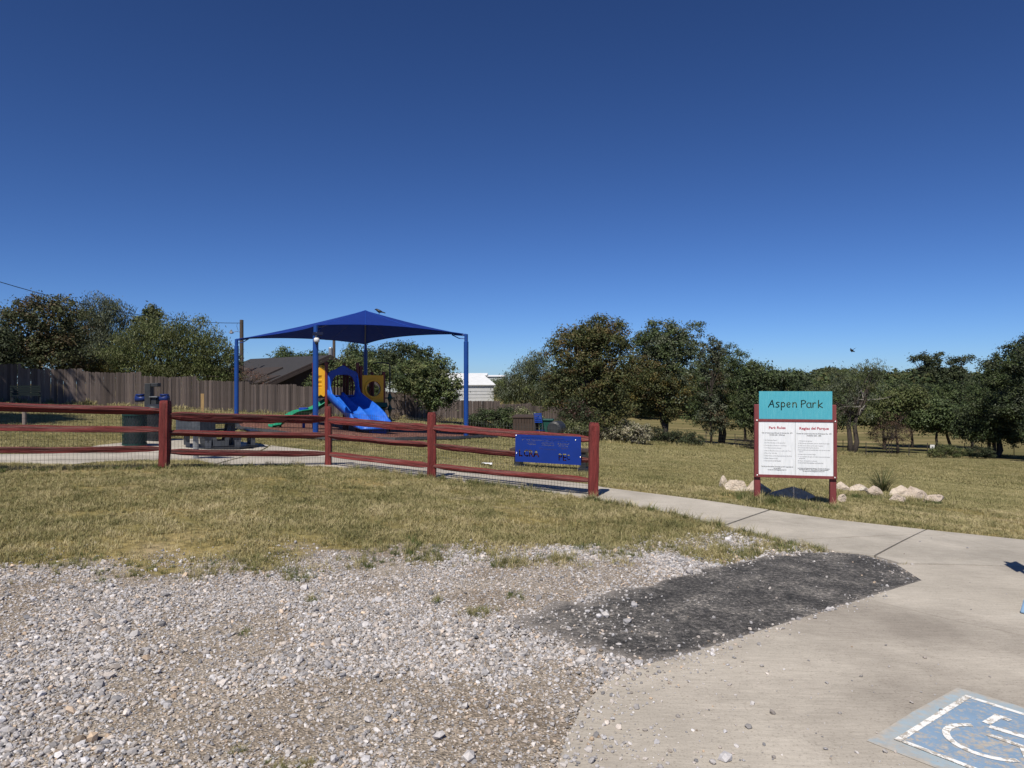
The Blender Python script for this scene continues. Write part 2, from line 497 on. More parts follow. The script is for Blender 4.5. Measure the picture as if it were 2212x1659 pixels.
# ---- scatter: points that carry a turn, a size and a variant, instanced by a node group (only for stuff nobody can count)
def scatter(name, variants, pts, rot, scl, idx, label, cat):
    me = bpy.data.meshes.new(name)
    me.vertices.add(len(pts)); me.vertices.foreach_set('co', np.ascontiguousarray(pts, np.float32).ravel())
    a = me.attributes.new('rot', 'FLOAT_VECTOR', 'POINT'); a.data.foreach_set('vector', np.ascontiguousarray(rot, np.float32).ravel())
    scl = np.asarray(scl)
    if scl.ndim == 1:
        scl = np.repeat(scl[:, None], 3, 1)
    a = me.attributes.new('scl', 'FLOAT_VECTOR', 'POINT'); a.data.foreach_set('vector', np.ascontiguousarray(scl, np.float32).ravel())
    a = me.attributes.new('idx', 'INT', 'POINT'); a.data.foreach_set('value', np.ascontiguousarray(idx, np.int32))
    o = link(name, me)
    ng = bpy.data.node_groups.new(name + '_nodes', 'GeometryNodeTree')
    ng.interface.new_socket('Geometry', in_out='INPUT', socket_type='NodeSocketGeometry')
    ng.interface.new_socket('Geometry', in_out='OUTPUT', socket_type='NodeSocketGeometry')
    gi, go = ng.nodes.new('NodeGroupInput'), ng.nodes.new('NodeGroupOutput')
    ip = ng.nodes.new('GeometryNodeInstanceOnPoints')
    src = bpy.data.collections.new(name + '_pieces')
    for k, vm in enumerate(variants):
        src.objects.link(bpy.data.objects.new(name + '_piece', vm))
    ci = ng.nodes.new('GeometryNodeCollectionInfo')
    ci.inputs['Collection'].default_value = src
    ci.inputs['Separate Children'].default_value = True
    ci.inputs['Reset Children'].default_value = True
    ng.links.new(gi.outputs[0], ip.inputs['Points'])
    ng.links.new(ci.outputs[0], ip.inputs['Instance'])
    ip.inputs['Pick Instance'].default_value = True
    for nm, ty, sock in (('rot', 'FLOAT_VECTOR', 'Rotation'), ('scl', 'FLOAT_VECTOR', 'Scale'), ('idx', 'INT', 'Instance Index')):
        na = ng.nodes.new('GeometryNodeInputNamedAttribute'); na.data_type = ty
        na.inputs['Name'].default_value = nm
        ng.links.new(na.outputs['Attribute'], ip.inputs[sock])
    ng.links.new(ip.outputs[0], go.inputs[0])
    md = o.modifiers.new('scatter', 'NODES'); md.node_group = ng
    return tag(o, label, cat, kind='stuff')

# ================================================================== THE GROUND
# outlines read off the photograph and laid on the ground
path_up = [PD(x, y) for x, y in ((585, 962), (702, 975), (820, 990), (978, 1011), (1082, 1023), (1272, 1046), (1306, 1053), (1450, 1071), (1600, 1092), (1660, 1101))]
path_lo = [PD(x, y) for x, y in ((468, 1003), (640, 1004), (800, 1013), (940, 1032), (1030, 1042), (1272, 1074), (1340, 1090), (1450, 1107), (1545, 1131), (1562, 1135))]
joint2 = (PD(2000, 1144), PD(1889, 1201))            # the joint across the path above the asphalt
mid_up = [PD(x, y) for x, y in ((1664, 1102), (1800, 1122), (1920, 1135), (1999, 1143.8))]
mid_lo = [PD(x, y) for x, y in ((1888, 1200), (1800, 1189), (1730, 1175), (1640, 1153), (1566, 1136))]
E_R = Vector((0.8, 0.6)); E_S = Vector((0.6, -0.8))  # the way the parking bay and the play frame are turned
def xy(p):
    return (p[0], p[1])
pathA = [xy(p) for p in path_up] + [xy(p) for p in reversed(path_lo)]
pathB = [xy(p) for p in mid_up] + [xy(p) for p in mid_lo]
c_far, c_near = xy(PD(2003, 1144.3)), xy(PD(1892, 1201.4))
k_edge = xy(PD(1938, 1217))                          # bend of the asphalt against the path
far_r = xy(PD(2212, 1166)); lo_r = xy(PD(2212, 1224))
def ext(a, b, d):
    v = Vector(b) - Vector(a); v.normalize()
    return (b[0] + v.x * d, b[1] + v.y * d)
pathC = [c_far, far_r, ext(c_far, far_r, 9), ext(k_edge, lo_r, 9), lo_r, xy(PD(1941, 1215.5)), c_near]
tip = xy(PD(1991, 1254))
slab = [xy(PD(1937, 1220)), (lo_r[0] + 0.006, lo_r[1] - 0.016), (ext(k_edge, lo_r, 9)[0], ext(k_edge, lo_r, 9)[1] - 0.016), (13.0, -4.0), (-0.6, -4.0),
        xy(PD(1195, 1690)), xy(PD(1225, 1590)), xy(PD(1262, 1525)), xy(PD(1312, 1470)), xy(PD(1392, 1437)), xy(PD(1500, 1408)), xy(PD(1640, 1364)), xy(PD(1800, 1315)), tip]
asphalt = [xy(PD(x, y, 0.012)) for x, y in ((1988, 1256), (1800, 1317), (1640, 1367), (1500, 1411), (1392, 1441), (1340, 1430), (1290, 1406), (1180, 1379), (1100, 1347),
                                     (1150, 1322), (1205, 1304), (1300, 1288), (1390, 1268), (1480, 1243), (1560, 1224), (1640, 1206), (1720, 1195), (1795, 1192), (1870, 1199), (1933, 1219), (1960, 1234))]
pad = [xy(P(u, v)) for u, v in ((-40, 463), (20, 464.5), (72, 465.5), (110, 462.5), (150, 461), (198, 460.5), (216.5, 462.5))]
pad = pad[:-1] + [xy(PD(464, 1002.5)), xy(PD(581, 961.5)), xy(P(250, 443)), xy(P(200, 439.5)), xy(P(150, 440)), xy(P(100, 446)), xy(P(40, 455)), xy(P(-40, 456))]
edge_w = [(-14, 7.3), (-9, 7.2)] + [xy(PD(x, y)) for x, y in ((0, 1222), (200, 1214), (400, 1205), (560, 1190), (700, 1186), (850, 1192), (1000, 1197), (1200, 1197), (1400, 1187), (1560, 1180), (1700, 1186))] + [(14, 7.0)]
ex_, ey_ = [p[0] for p in edge_w], [p[1] for p in edge_w]
def gravel_amount(x, y):
    """1 on the gravel, 0 on the lawn, ragged in between"""
    b = np.interp(x, ex_, ey_)
    d = b - np.asarray(y) + (vnoise(x, y, 1.3, 4) - 0.5) * 2.1 + (vnoise(np.asarray(x) + 40, y, 0.5, 4) - 0.5) * 2.0
    return np.clip(0.5 + d / 1.15, 0, 1)
bed = [xy(P(240, 430.5)), xy(P(275, 434.5)), xy(P(305, 439)), xy(P(330, 441.5)), xy(P(395, 442)), xy(P(457, 440.5)), (-0.6, 27.6), (-5.2, 33.5), (-8.0, 34.0), (-11.6, 29.6)]
hard = [pathA, pathB, pathC, slab, pad]

def axis(lo, hi, a, b, fine, grow=1.18):
    xs = list(np.arange(a, b + 1e-6, fine))
    st, k = fine, b
    while k < hi:
        st *= grow; k += st; xs.append(min(k, hi))
    st, k = fine, a
    while k > lo:
        st *= grow; k -= st; xs.insert(0, max(k, lo))
    return np.array(xs)
gx = axis(-900, 900, -9, 9, 0.14)
gy = axis(-400, 1400, 1.6, 14, 0.14)
GX, GY = np.meshgrid(gx, gy)
GZ = H(GX, GY)
near = (np.abs(GX) < 9.5) & (GY < 14.5) & (GY > 1)
GZ = GZ + np.where(near, (vnoise(GX, GY, 0.9, 3) - 0.5) * 0.03, 0)
cov = np.zeros(GX.shape, bool)
for pg in (slab, asphalt, pathA, pathB, pathC):
    cov |= inpoly(GX, GY, pg)
GZ = np.where(cov, H(GX, GY) - 0.02, GZ)                 # the made surfaces are bedded into the ground
nx, ny = len(gx), len(gy)
ii = np.arange(nx * ny).reshape(ny, nx)
FQ = np.stack([ii[:-1, :-1].ravel(), ii[:-1, 1:].ravel(), ii[1:, 1:].ravel(), ii[1:, :-1].ravel()], 1)

gm, nt, b = new_mat('ground')
v = _vec(nt)
at_g = nt.nodes.new('ShaderNodeAttribute'); at_g.attribute_name = 'gravel'
at_m = nt.nodes.new('ShaderNodeAttribute'); at_m.attribute_name = 'meadow'
lawn = _ramp(nt, _noise(nt, v, 0.5, 8, 0.62), [(0.32, (0.15, 0.138, 0.055)), (0.5, (0.25, 0.212, 0.095)), (0.68, (0.36, 0.29, 0.15))])
fine = _ramp(nt, _noise(nt, v, 9, 8, 0.75), [(0.36, (0.45, 0.45, 0.42)), (0.6, (1.25, 1.22, 1.15))])
soil = _ramp(nt, _noise(nt, v, 1.3, 6, 0.65), [(0.52, (0, 0, 0)), (0.66, (1, 1, 1))])
lawn = _mix(nt, _math(nt, 'MULTIPLY', soil, 0.7), lawn, (0.335, 0.278, 0.19))
lawn = _mix(nt, 1.0, lawn, fine, 'MULTIPLY')
vs = _vec(nt, (0.06, 0.55, 1.0))
mow = _ramp(nt, _noise(nt, vs, 1.0, 4, 0.6), [(0.38, (0.78, 0.82, 0.76)), (0.62, (1.22, 1.16, 1.1))])
lawn = _mix(nt, 1.0, lawn, mow, 'MULTIPLY')
meadow = _ramp(nt, _noise(nt, vs, 0.5, 6, 0.65), [(0.34, (0.075, 0.085, 0.032)), (0.5, (0.17, 0.145, 0.065)), (0.66, (0.29, 0.23, 0.12))])
lawn = _mix(nt, at_m.outputs['Fac'], lawn, meadow)
dirt = _ramp(nt, _noise(nt, v, 1.6, 8, 0.65), [(0.34, (0.27, 0.225, 0.18)), (0.55, (0.36, 0.315, 0.265)), (0.72, (0.43, 0.39, 0.345))])
vo = nt.nodes.new('ShaderNodeTexVoronoi'); vo.inputs['Scale'].default_value = 70
nt.links.new(v, vo.inputs['Vector'])
chip = _ramp(nt, vo.outputs['Color'], [(0.2, (0.55, 0.53, 0.5)), (0.85, (1.35, 1.32, 1.28))])
dirt = _mix(nt, 1.0, dirt, chip, 'MULTIPLY')
gfac = _ramp(nt, _math(nt, 'ADD', at_g.outputs['Fac'], _math(nt, 'MULTIPLY', _math(nt, 'SUBTRACT', _noise(nt, v, 6, 4), 0.5), 0.8)), [(0.35, (0, 0, 0)), (0.65, (1, 1, 1))])
nt.links.new(_mix(nt, gfac, lawn, dirt), b.inputs['Base Color'])
b.inputs['Roughness'].default_value = 0.95
b.inputs['Specular IOR Level'].default_value = 0.1
_bump(nt, b, _math(nt, 'ADD', _noise(nt, v, 22, 6, 0.7), vo.outputs['Distance']), 0.7, 0.02)
gme = np_mesh('ground', np.stack([GX.ravel(), GY.ravel(), GZ.ravel()], 1), FQ, gm, smooth=True)
for nm, arr in (('gravel', np.where((GY < 9.5) & (np.abs(GX) < 30), gravel_amount(GX, GY), 0)), ('meadow', np.clip((GY - (47 + 0.18 * GX)) / 4, 0, 1) * np.clip((GX + 2) / 3, 0, 1))):
    a = gme.attributes.new(nm, 'FLOAT', 'POINT')
    a.data.foreach_set('value', arr.ravel().astype(np.float32))
tag(link('ground', gme), 'dry olive lawn and gravel car park ground', None, kind='structure')

# ---- concrete
def concrete(name, c1, c2, stain):
    m, nt, b = new_mat(name)
    v = _vec(nt)
    vb = _vec(nt, (1.2, 9, 1))
    base = _ramp(nt, _noise(nt, v, 1.1, 8, 0.6), [(0.33, c2), (0.62, c1)])
    br = _ramp(nt, _noise(nt, vb, 5, 5, 0.7, 0.6), [(0.3, (0.80, 0.80, 0.79)), (0.7, (1.12, 1.12, 1.12))])
    base = _mix(nt, 0.8, base, br, 'MULTIPLY')
    st = _ramp(nt, _noise(nt, v, 0.62, 6, 0.62, 0.5), [(0.44, (1.05, 1.04, 1.03)), (0.64, stain)])
    base = _mix(nt, 1.0, base, st, 'MULTIPLY')
    sp = _ramp(nt, _noise(nt, v, 75, 3, 0.7), [(0.33, (0.72, 0.71, 0.7)), (0.45, (1, 1, 1)), (0.64, (1, 1, 1)), (0.74, (1.3, 1.3, 1.28))])
    base = _mix(nt, 1.0, base, sp, 'MULTIPLY')
    vor = nt.nodes.new('ShaderNodeTexVoronoi'); vor.feature = 'DISTANCE_TO_EDGE'; vor.inputs['Scale'].default_value = 0.33
    nt.links.new(_mix(nt, 0.10, v, _vnoise3(nt, v)), vor.inputs['Vector'])
    cr = _ramp(nt, vor.outputs['Distance'], [(0.0, (0.62, 0.6, 0.57)), (0.0035, (1, 1, 1))])
    base = _mix(nt, 0.55, base, cr, 'MULTIPLY')
    nt.links.new(base, b.inputs['Base Color'])
    b.inputs['Roughness'].default_value = 0.88
    b.inputs['Specular IOR Level'].default_value = 0.2
    _bump(nt, b, _math(nt, 'ADD', _noise(nt, vb, 14, 6, 0.7), _noise(nt, v, 60, 4, 0.7)), 0.35, 0.006)
    return m
def _vnoise3(nt, v):
    n = nt.nodes.new('ShaderNodeTexNoise'); n.inputs['Scale'].default_value = 3
    nt.links.new(v, n.inputs['Vector'])
    return n.outputs['Color']
concrete('concrete', (0.475, 0.435, 0.375), (0.37, 0.338, 0.290), (0.72, 0.70, 0.69))
concrete('concrete_path', (0.475, 0.438, 0.38), (0.38, 0.35, 0.302), (0.80, 0.79, 0.78))

def structure(name, label):
    o = bpy.data.objects.new(name, None); COL.objects.link(o)
    return tag(o, label, None, kind='structure')
fp = structure('footpath', 'broom finished concrete footpath passing the park sign')
for pg in (pathA, pathB, pathC):
    bm_obj('slab', sheet(pg, 0.022, 0.09), 'concrete_path', fp)
ps = tag(bm_obj('parking_slab', sheet(slab, 0.022, 0.09), 'concrete'), 'worn concrete parking bay beside the gravel', None, kind='structure')
tag(bm_obj('picnic_pad', sheet(pad, 0.024, 0.09), 'concrete_path'), 'pale concrete pad under the picnic table', None, kind='structure')

# ---- asphalt wedge
m, nt, b = new_mat('asphalt')
v = _vec(nt)
base = _ramp(nt, _noise(nt, v, 2.4, 7, 0.7), [(0.34, (0.055, 0.054, 0.054)), (0.5, (0.115, 0.11, 0.106)), (0.66, (0.23, 0.216, 0.20))])
sp = _ramp(nt, _noise(nt, v, 30, 8, 0.9), [(0.40, (0.35, 0.35, 0.35)), (0.52, (1.0, 1.0, 0.98)), (0.60, (3.0, 2.85, 2.7))])
base = _mix(nt, 1.0, base, sp, 'MULTIPLY')
we = nt.nodes.new('ShaderNodeAttribute'); we.attribute_name = 'wear'
wf_ = _ramp(nt, _math(nt, 'ADD', we.outputs['Fac'], _math(nt, 'MULTIPLY', _math(nt, 'SUBTRACT', _noise(nt, v, 7, 7, 0.7), 0.5), 1.5)), [(0.42, (0, 0, 0)), (0.95, (1, 1, 1))])
dust = _ramp(nt, _noise(nt, v, 55, 5, 0.75), [(0.32, (0.17, 0.15, 0.13)), (0.62, (0.38, 0.345, 0.31))])
base = _mix(nt, wf_, base, dust)
nt.links.new(base, b.inputs['Base Color']); b.inputs['Roughness'].default_value = 0.92
b.inputs['Specular IOR Level'].default_value = 0.2
_bump(nt, b, _noise(nt, v, 48, 7, 0.8), 1.0, 0.02)
dense = []
for i in range(len(asphalt)):
    a0, a1 = Vector(asphalt[i]), Vector(asphalt[(i + 1) % len(asphalt)])
    n = max(1, int((a1 - a0).length / 0.09))
    for k in range(n):
        q = a0.lerp(a1, k / n)
        if i >= 4 and i < 17:
            q += Vector((vnoise(q.x * 1.0, q.y, 0.22, 2) - 0.5, vnoise(q.x + 9, q.y, 0.22, 2) - 0.5)) * 0.3
        dense.append((q.x, q.y))
as_o = bm_obj('asphalt_patch', sheet(dense, 0.012, 0.05, 0.08), 'asphalt')
co_ = np.array([v_.co for v_ in as_o.data.vertices])
de_ = polydist(co_[:, 0], co_[:, 1], dense)
west = np.clip((1.6 - co_[:, 0]) / 1.5, 0, 1)                  # the thin end was spread over the gravel and has worn away
wr_ = np.clip(0.75 * np.exp(-de_ / 0.07) + 0.62 * west ** 1.3, 0, 1)
wa_ = as_o.data.attributes.new('wear', 'FLOAT', 'POINT'); wa_.data.foreach_set('value', wr_.astype(np.float32))
tag(as_o, 'crumbling black asphalt wedge between gravel and slab', None, kind='structure')

# ---- mulch under the play frame, with its black edging
m, nt, b = new_mat('mulch')
v = _vec(nt)
vo = nt.nodes.new('ShaderNodeTexVoronoi'); vo.inputs['Scale'].default_value = 17
nt.links.new(_vec(nt, (1, 0.5, 1)), vo.inputs['Vector'])
base = _ramp(nt, vo.outputs['Color'], [(0.1, (0.065, 0.026, 0.017)), (0.5, (0.145, 0.055, 0.034)), (0.9, (0.26, 0.12, 0.075))])
nt.links.new(base, b.inputs['Base Color']); b.inputs['Roughness'].default_value = 0.95
_bump(nt, b, vo.outputs['Distance'], 0.9, 0.05)
mb = structure('mulch_bed', 'red brown bark mulch bed with black plastic edging')
bm_obj('mulch', sheet(bed, 0.06, 0.05, 0.6), 'mulch', mb)
for i in range(len(bed)):
    a0, a1 = Vector(bed[i]), Vector(bed[(i + 1) % len(bed)])
    n = max(1, round((a1 - a0).length / 1.25))
    for k in range(n):
        p, q = a0.lerp(a1, k / n + 0.003), a0.lerp(a1, (k + 1) / n - 0.003)
        e = MB()
        e.tube([gp(p.x, p.y, 0.055), gp(q.x, q.y, 0.055)], 0.085, 6)
        e.build('edging_timber', 'edging', mb, world=True)

# ---- painted wheelchair square on the slab
A0 = Vector(xy(P(898.8, 740.8, 0.028))); A1 = Vector(xy(P(967.8, 697.7, 0.028)))
SX = (A1 - A0).normalized(); SY = Vector((SX.y, -SX.x)); SL = (A1 - A0).length
def mark(poly, dz):
    """flat paint; poly in the square's own unit coordinates (0..1)"""
    return [(A0.x + SX.x * SL * a + SY.x * SL * c, A0.y + SX.y * SL * a + SY.y * SL * c) for a, c in poly]
def paint(name, col, lo, hi, sc1=14.0):
    m, nt, b = new_mat(name)
    v = _vec(nt)
    worn = _noise(nt, v, sc1, 8, 0.72)
    big = _noise(nt, v, 3.0, 4)
    we = nt.nodes.new('ShaderNodeAttribute'); we.attribute_name = 'wear'
    f = _ramp(nt, _math(nt, 'ADD', _math(nt, 'ADD', _math(nt, 'MULTIPLY', worn, 0.75), _math(nt, 'MULTIPLY', big, 0.25)), _math(nt, 'MULTIPLY', we.outputs['Fac'], 0.16)), [(lo, (1, 1, 1)), (hi, (0, 0, 0))])
    conc = _ramp(nt, _noise(nt, v, 30, 4), [(0.3, (0.36, 0.33, 0.285)), (0.7, (0.465, 0.425, 0.365))])
    c = _mix(nt, f, conc, _ramp(nt, _noise(nt, v, 5, 5), [(0.3, col), (0.7, tuple(min(1, k * 1.18) for k in col))]))
    nt.links.new(c, b.inputs['Base Color']); b.inputs['Roughness'].default_value = 0.75
    _bump(nt, b, _noise(nt, v, 60, 4, 0.7), 0.25, 0.004)
paint('paint_halo', (0.29, 0.375, 0.43), 0.44, 0.66)
paint('paint_blue', (0.19, 0.28, 0.39), 0.49, 0.58, 34)
paint('paint_white', (0.74, 0.73, 0.70), 0.495, 0.535, 26)
pm = structure('painted_parking_symbol', 'worn blue and white painted wheelchair square')
def paint_piece(name, polys, m, dz):
    bmj = bmesh.new()
    for p in polys:
        bmt = sheet(mark(p, 0), dz, 0, 0.045 if name == 'blue_overspray' else 0.5)
        tmp = bpy.data.meshes.new('t'); bmt.to_mesh(tmp); bmt.free()
        bmj.from_mesh(tmp); bpy.data.meshes.remove(tmp)
    o = bm_obj(name, bmj, m, pm)
    if name == 'blue_overspray':
        c_ = np.array([v_.co for v_ in o.data.vertices])
        w_ = np.exp(-(polydist(c_[:, 0], c_[:, 1], mark(polys[0], 0)) / 0.018) ** 1.5)
        a_ = o.data.attributes.new('wear', 'FLOAT', 'POINT'); a_.data.foreach_set('value', w_.astype(np.float32))
def ring(cx, cy, r0, r1, a0, a1, n=22):
    o = [(cx + r1 * math.cos(R(a0 + (a1 - a0) * k / n)), cy + r1 * math.sin(R(a0 + (a1 - a0) * k / n))) for k in range(n + 1)]
    i = [(cx + r0 * math.cos(R(a0 + (a1 - a0) * k / n)), cy + r0 * math.sin(R(a0 + (a1 - a0) * k / n))) for k in range(n, -1, -1)]
    return o + i
def bar(x0, y0, x1, y1, wd):
    d = Vector((x1 - x0, y1 - y0)).normalized() * wd / 2; n_ = Vector((-d.y, d.x))
    return [(x0 - n_.x, y0 - n_.y), (x1 - n_.x, y1 - n_.y), (x1 + n_.x, y1 + n_.y), (x0 + n_.x, y0 + n_.y)]
halo = [(-0.16, -0.11), (0.5, -0.12), (1.12, -0.105), (1.14, 0.6), (1.12, 1.12), (-0.14, 1.12), (-0.15, 0.5)]
paint_piece('blue_overspray', [halo], 'paint_halo', 0.0242)
paint_piece('blue_square', [[(0, 0), (1, 0), (1, 1), (0, 1)]], 'paint_blue', 0.0262)
bw = 0.038
paint_piece('white_border', [[(-bw / 2, -bw / 2), (1 + bw / 2, -bw / 2), (1 + bw / 2, bw / 2), (-bw / 2, bw / 2)], [(-bw / 2, 1 - bw / 2), (1 + bw / 2, 1 - bw / 2), (1 + bw / 2, 1 + bw / 2), (-bw / 2, 1 + bw / 2)],
                             [(-bw / 2, bw / 2 + 0.004), (bw / 2, bw / 2 + 0.004), (bw / 2, 1 - bw / 2 - 0.004), (-bw / 2, 1 - bw / 2 - 0.004)], [(1 - bw / 2, bw / 2 + 0.004), (1 + bw / 2, bw / 2 + 0.004), (1 + bw / 2, 1 - bw / 2 - 0.004), (1 - bw / 2, 1 - bw / 2 - 0.004)]], 'paint_white', 0.0282)
paint_piece('white_wheelchair', [ring(0.40, 0.32, 0.188, 0.228, -41, -240), bar(0.655, 0.225, 0.83, 0.232, 0.048), bar(0.835, 0.21, 0.825, 0.30, 0.045), bar(0.625, 0.252, 0.65, 0.47, 0.048), bar(0.50, 0.285, 0.50, 0.47, 0.042), bar(0.515, 0.475, 0.36, 0.55, 0.075),
                                 bar(0.41, 0.555, 0.43, 0.76, 0.07), bar(0.46, 0.66, 0.60, 0.66, 0.045), ring(0.44, 0.85, 0.0005, 0.06, 0, 350)], 'paint_white', 0.0290)

# ================================================================== GRAVEL AND GRASS
def stone_mesh(seed, flat):
    rr = random.Random(seed)
    bm = bmesh.new()
    bmesh.ops.create_icosphere(bm, subdivisions=1, radius=1.0)
    off = Vector((rr.random() * 50, rr.random() * 50, rr.random() * 50))
    s = Vector((1.0, rr.uniform(0.6, 0.95), flat * rr.uniform(0.75, 1.1)))
    for vtx in bm.verts:
        k = 1 + 0.55 * mnoise.noise(vtx.co * 1.1 + off) + rr.uniform(-0.1, 0.1)
        vtx.co = Vector((vtx.co.x * s.x, vtx.co.y * s.y, vtx.co.z * s.z)) * k
    me = bpy.data.meshes.new('stone'); bm.to_mesh(me); bm.free()
    me.materials.append(MATS['stone'])
    return me
m, nt, b = new_mat('stone')
oi = nt.nodes.new('ShaderNodeObjectInfo')
wn_ = nt.nodes.new('ShaderNodeTexWhiteNoise'); wn_.noise_dimensions = '1D'
nt.links.new(_math(nt, 'MULTIPLY', oi.outputs['Random'], 931.7), wn_.inputs['W'])
base = _ramp(nt, oi.outputs['Random'], [(0.0, (0.19, 0.182, 0.176)), (0.22, (0.315, 0.298, 0.284)), (0.55, (0.42, 0.395, 0.373)), (0.85, (0.525, 0.494, 0.466)), (1.0, (0.68, 0.645, 0.612))])
warm = _ramp(nt, wn_.outputs['Value'], [(0.0, (0.95, 0.98, 1.06)), (0.6, (0.99, 0.985, 1.0)), (0.93, (1.05, 0.97, 0.90)), (1.0, (1.12, 0.9, 0.68))])
base = _mix(nt, 1.0, base, warm, 'MULTIPLY')
gr = _ramp(nt, _noise(nt, _vec(nt), 1.7, 5, 0.7), [(0.3, (0.78, 0.78, 0.78)), (0.7, (1.16, 1.16, 1.15))])
base = _mix(nt, 1.0, base, gr, 'MULTIPLY')
nt.links.new(base, b.inputs['Base Color']); b.inputs['Roughness'].default_value = 0.85
b.inputs['Specular IOR Level'].default_value = 0.25
stones = [stone_mesh(40 + k, 0.55 if k % 3 else 0.8) for k in range(14)]

def cast(n, x0, x1, y0, y1):
    return RNG.uniform(x0, x1, n), RNG.uniform(y0, y1, n)
pts_all, scl_all = [], []
GDX = 7.2
# the bed itself: fines between coarser stones, thinner over the bare dirt
def strew(N, mean, spread, lo, hi, thin_min, on_hard):
    x, y = cast(N, -GDX, 6.0, 1.6, 9.0)
    keep = np.abs(x) < 1.2 + 0.78 * y
    x, y = x[keep], y[keep]
    g = gravel_amount(x, y)
    bare_ = np.clip((vnoise(x, y, 0.9, 4) - 0.38) * 6.5, thin_min, 1) * np.where((y > 5.0) & (x < -0.6), np.clip(1.15 - (y - 5.0) * 0.5, thin_min * 0.6, 1), 1)
    on_as = inpoly(x, y, dense); on_sl = inpoly(x, y, slab) | inpoly(x, y, pathB) | inpoly(x, y, pathC) | inpoly(x, y, pathA)
    d_sl = polydist(x, y, slab); d_as = polydist(x, y, dense)
    low_left = np.clip((4.6 - y) / 2.0, 0, 1)
    prob = g ** 1.5 * bare_
    prob = np.where(on_as, on_hard * (0.45 * np.exp(-d_as / 0.06) * np.clip((vnoise(x + 3, y, 0.25, 2) - 0.35) * 4, 0, 1) + 0.006 + 0.35 * np.clip((1.2 - x) / 1.2, 0, 1) + 0.05 * np.clip((vnoise(x, y, 0.5, 2) - 0.62) * 6, 0, 1)), prob)
    prob = np.where(on_sl, on_hard * (0.75 * np.exp(-d_sl / (0.03 + 0.28 * low_left)) * np.where(x < 3, 1, 0) + 0.0015 + 0.10 * low_left * np.exp(-d_sl / 0.7)), prob)
    k = RNG.random(len(x)) < prob
    x, y, on_sl, on_as = x[k], y[k], on_sl[k], on_as[k]
    s = np.clip(np.exp(RNG.normal(mean, spread, len(x))), lo, hi)
    s = np.where((y > 4.8) & (x < 0.5), s * 0.88, s)
    s = s * np.where(RNG.random(len(x)) < 0.008, 1.7, 1.0)
    hard_ = on_sl | on_as
    lift = np.where(on_sl, 0.022, np.where(on_as, 0.012, 0.0))
    z = H(x, y) + lift + s * np.where(hard_, 0.35, 0.12 + 0.4 * RNG.random(len(x))) + np.where(hard_, 0, (vnoise(x, y, 0.9, 3) - 0.5) * 0.03)
    return x, y, z, s
A1_ = strew(450000, -4.76, 0.40, 0.0045, 0.034, 0.22, 0.30)
A2_ = strew(450000, -5.35, 0.28, 0.0025, 0.009, 0.38, 0.30)
x, y, z, s = (np.concatenate([a_, b_]) for a_, b_ in zip(A1_, A2_))
rot = np.stack([RNG.normal(0, 0.35, len(x)), RNG.normal(0, 0.35, len(x)), RNG.uniform(0, 6.28, len(x))], 1)
print('stones', len(x))
scatter('gravel', stones, np.stack([x, y, z], 1), rot, s, RNG.integers(0, len(stones), len(x)), 'loose pale grey crushed stone gravel over the car park', 'gravel')

def tuft_mesh(seed, n, rad, h0, h1, wd, lean, m):
    rr = random.Random(seed)
    V, Fc = [], []
    for k in range(n):
        a = rr.uniform(0, 6.283); d = rad * math.sqrt(rr.random())
        bx, by = d * math.cos(a), d * math.sin(a)
        h = rr.uniform(h0, h1); az = rr.uniform(0, 6.283); ln = lean * h * rr.uniform(0.3, 1.4)
        fx, fy = math.cos(az), math.sin(az)
        sx, sy = -fy * wd / 2, fx * wd / 2
        o = len(V)
        V += [(bx - sx, by - sy, -0.01), (bx + sx, by + sy, -0.01),
              (bx + fx * ln * 0.35 + sx * 0.8, by + fy * ln * 0.35 + sy * 0.8, h * 0.6), (bx + fx * ln * 0.35 - sx * 0.8, by + fy * ln * 0.35 - sy * 0.8, h * 0.6),
              (bx + fx * ln, by + fy * ln, h)]
        Fc += [(o, o + 1, o + 2, o + 3), (o + 3, o + 2, o + 4)]
    me = bpy.data.meshes.new('tuft'); me.from_pydata(V, [], Fc); me.materials.append(MATS[m]); me.update()
    return me
def bare(x, y, margin=0.0):
    bad = np.zeros(len(x), bool)
    for pg in hard + [dense, bed]:
        bad |= inpoly(x, y, pg)
        if margin:
            bad |= polydist(x, y, pg) < margin
    return bad
def sow(name, variants, x, y, smin, smax, label, cat='grass', dz=0.0, near_bump=True):
    n = len(x)
    z = H(x, y) + dz
    if near_bump:
        z = z + np.where((np.abs(x) < 9) & (y < 14), (vnoise(x, y, 0.9, 3) - 0.5) * 0.03, 0)
    rot = np.stack([RNG.normal(0, 0.12, n), RNG.normal(0, 0.12, n), RNG.uniform(0, 6.283, n)], 1)
    print(name, n)
    return scatter(name, variants, np.stack([x, y, z], 1), rot, RNG.uniform(smin, smax, n), RNG.integers(0, len(variants), n), label, cat)

tn = [tuft_mesh(100 + k, 7, 0.035, 0.014, 0.042, 0.0045, 1.3, 'grass_near') for k in range(8)]
x, y = cast(190000, -12.5, 12.5, 6.0, 12.6)
x, y = x[np.abs(x) < 1.6 + 0.76 * y], y[np.abs(x) < 1.6 + 0.76 * y]
k = ~bare(x, y, 0.04) & (RNG.random(len(x)) < (1 - gravel_amount(x, y)) ** 0.8 * np.clip((vnoise(x + 7, y, 0.8, 4) - 0.33) * 5.5, 0.10, 1))
sow('lawn_grass', tn, x[k], y[k], 0.7, 1.4, 'short dry olive lawn grass in front of the fence')
tm = [tuft_mesh(140 + k, 13, 0.085, 0.014, 0.04, 0.0065, 1.3, 'grass_far') for k in range(8)]
x, y = cast(130000, -22, 22, 12.2, 26)
x, y = x[np.abs(x) < 2.0 + 0.76 * y], y[np.abs(x) < 2.0 + 0.76 * y]
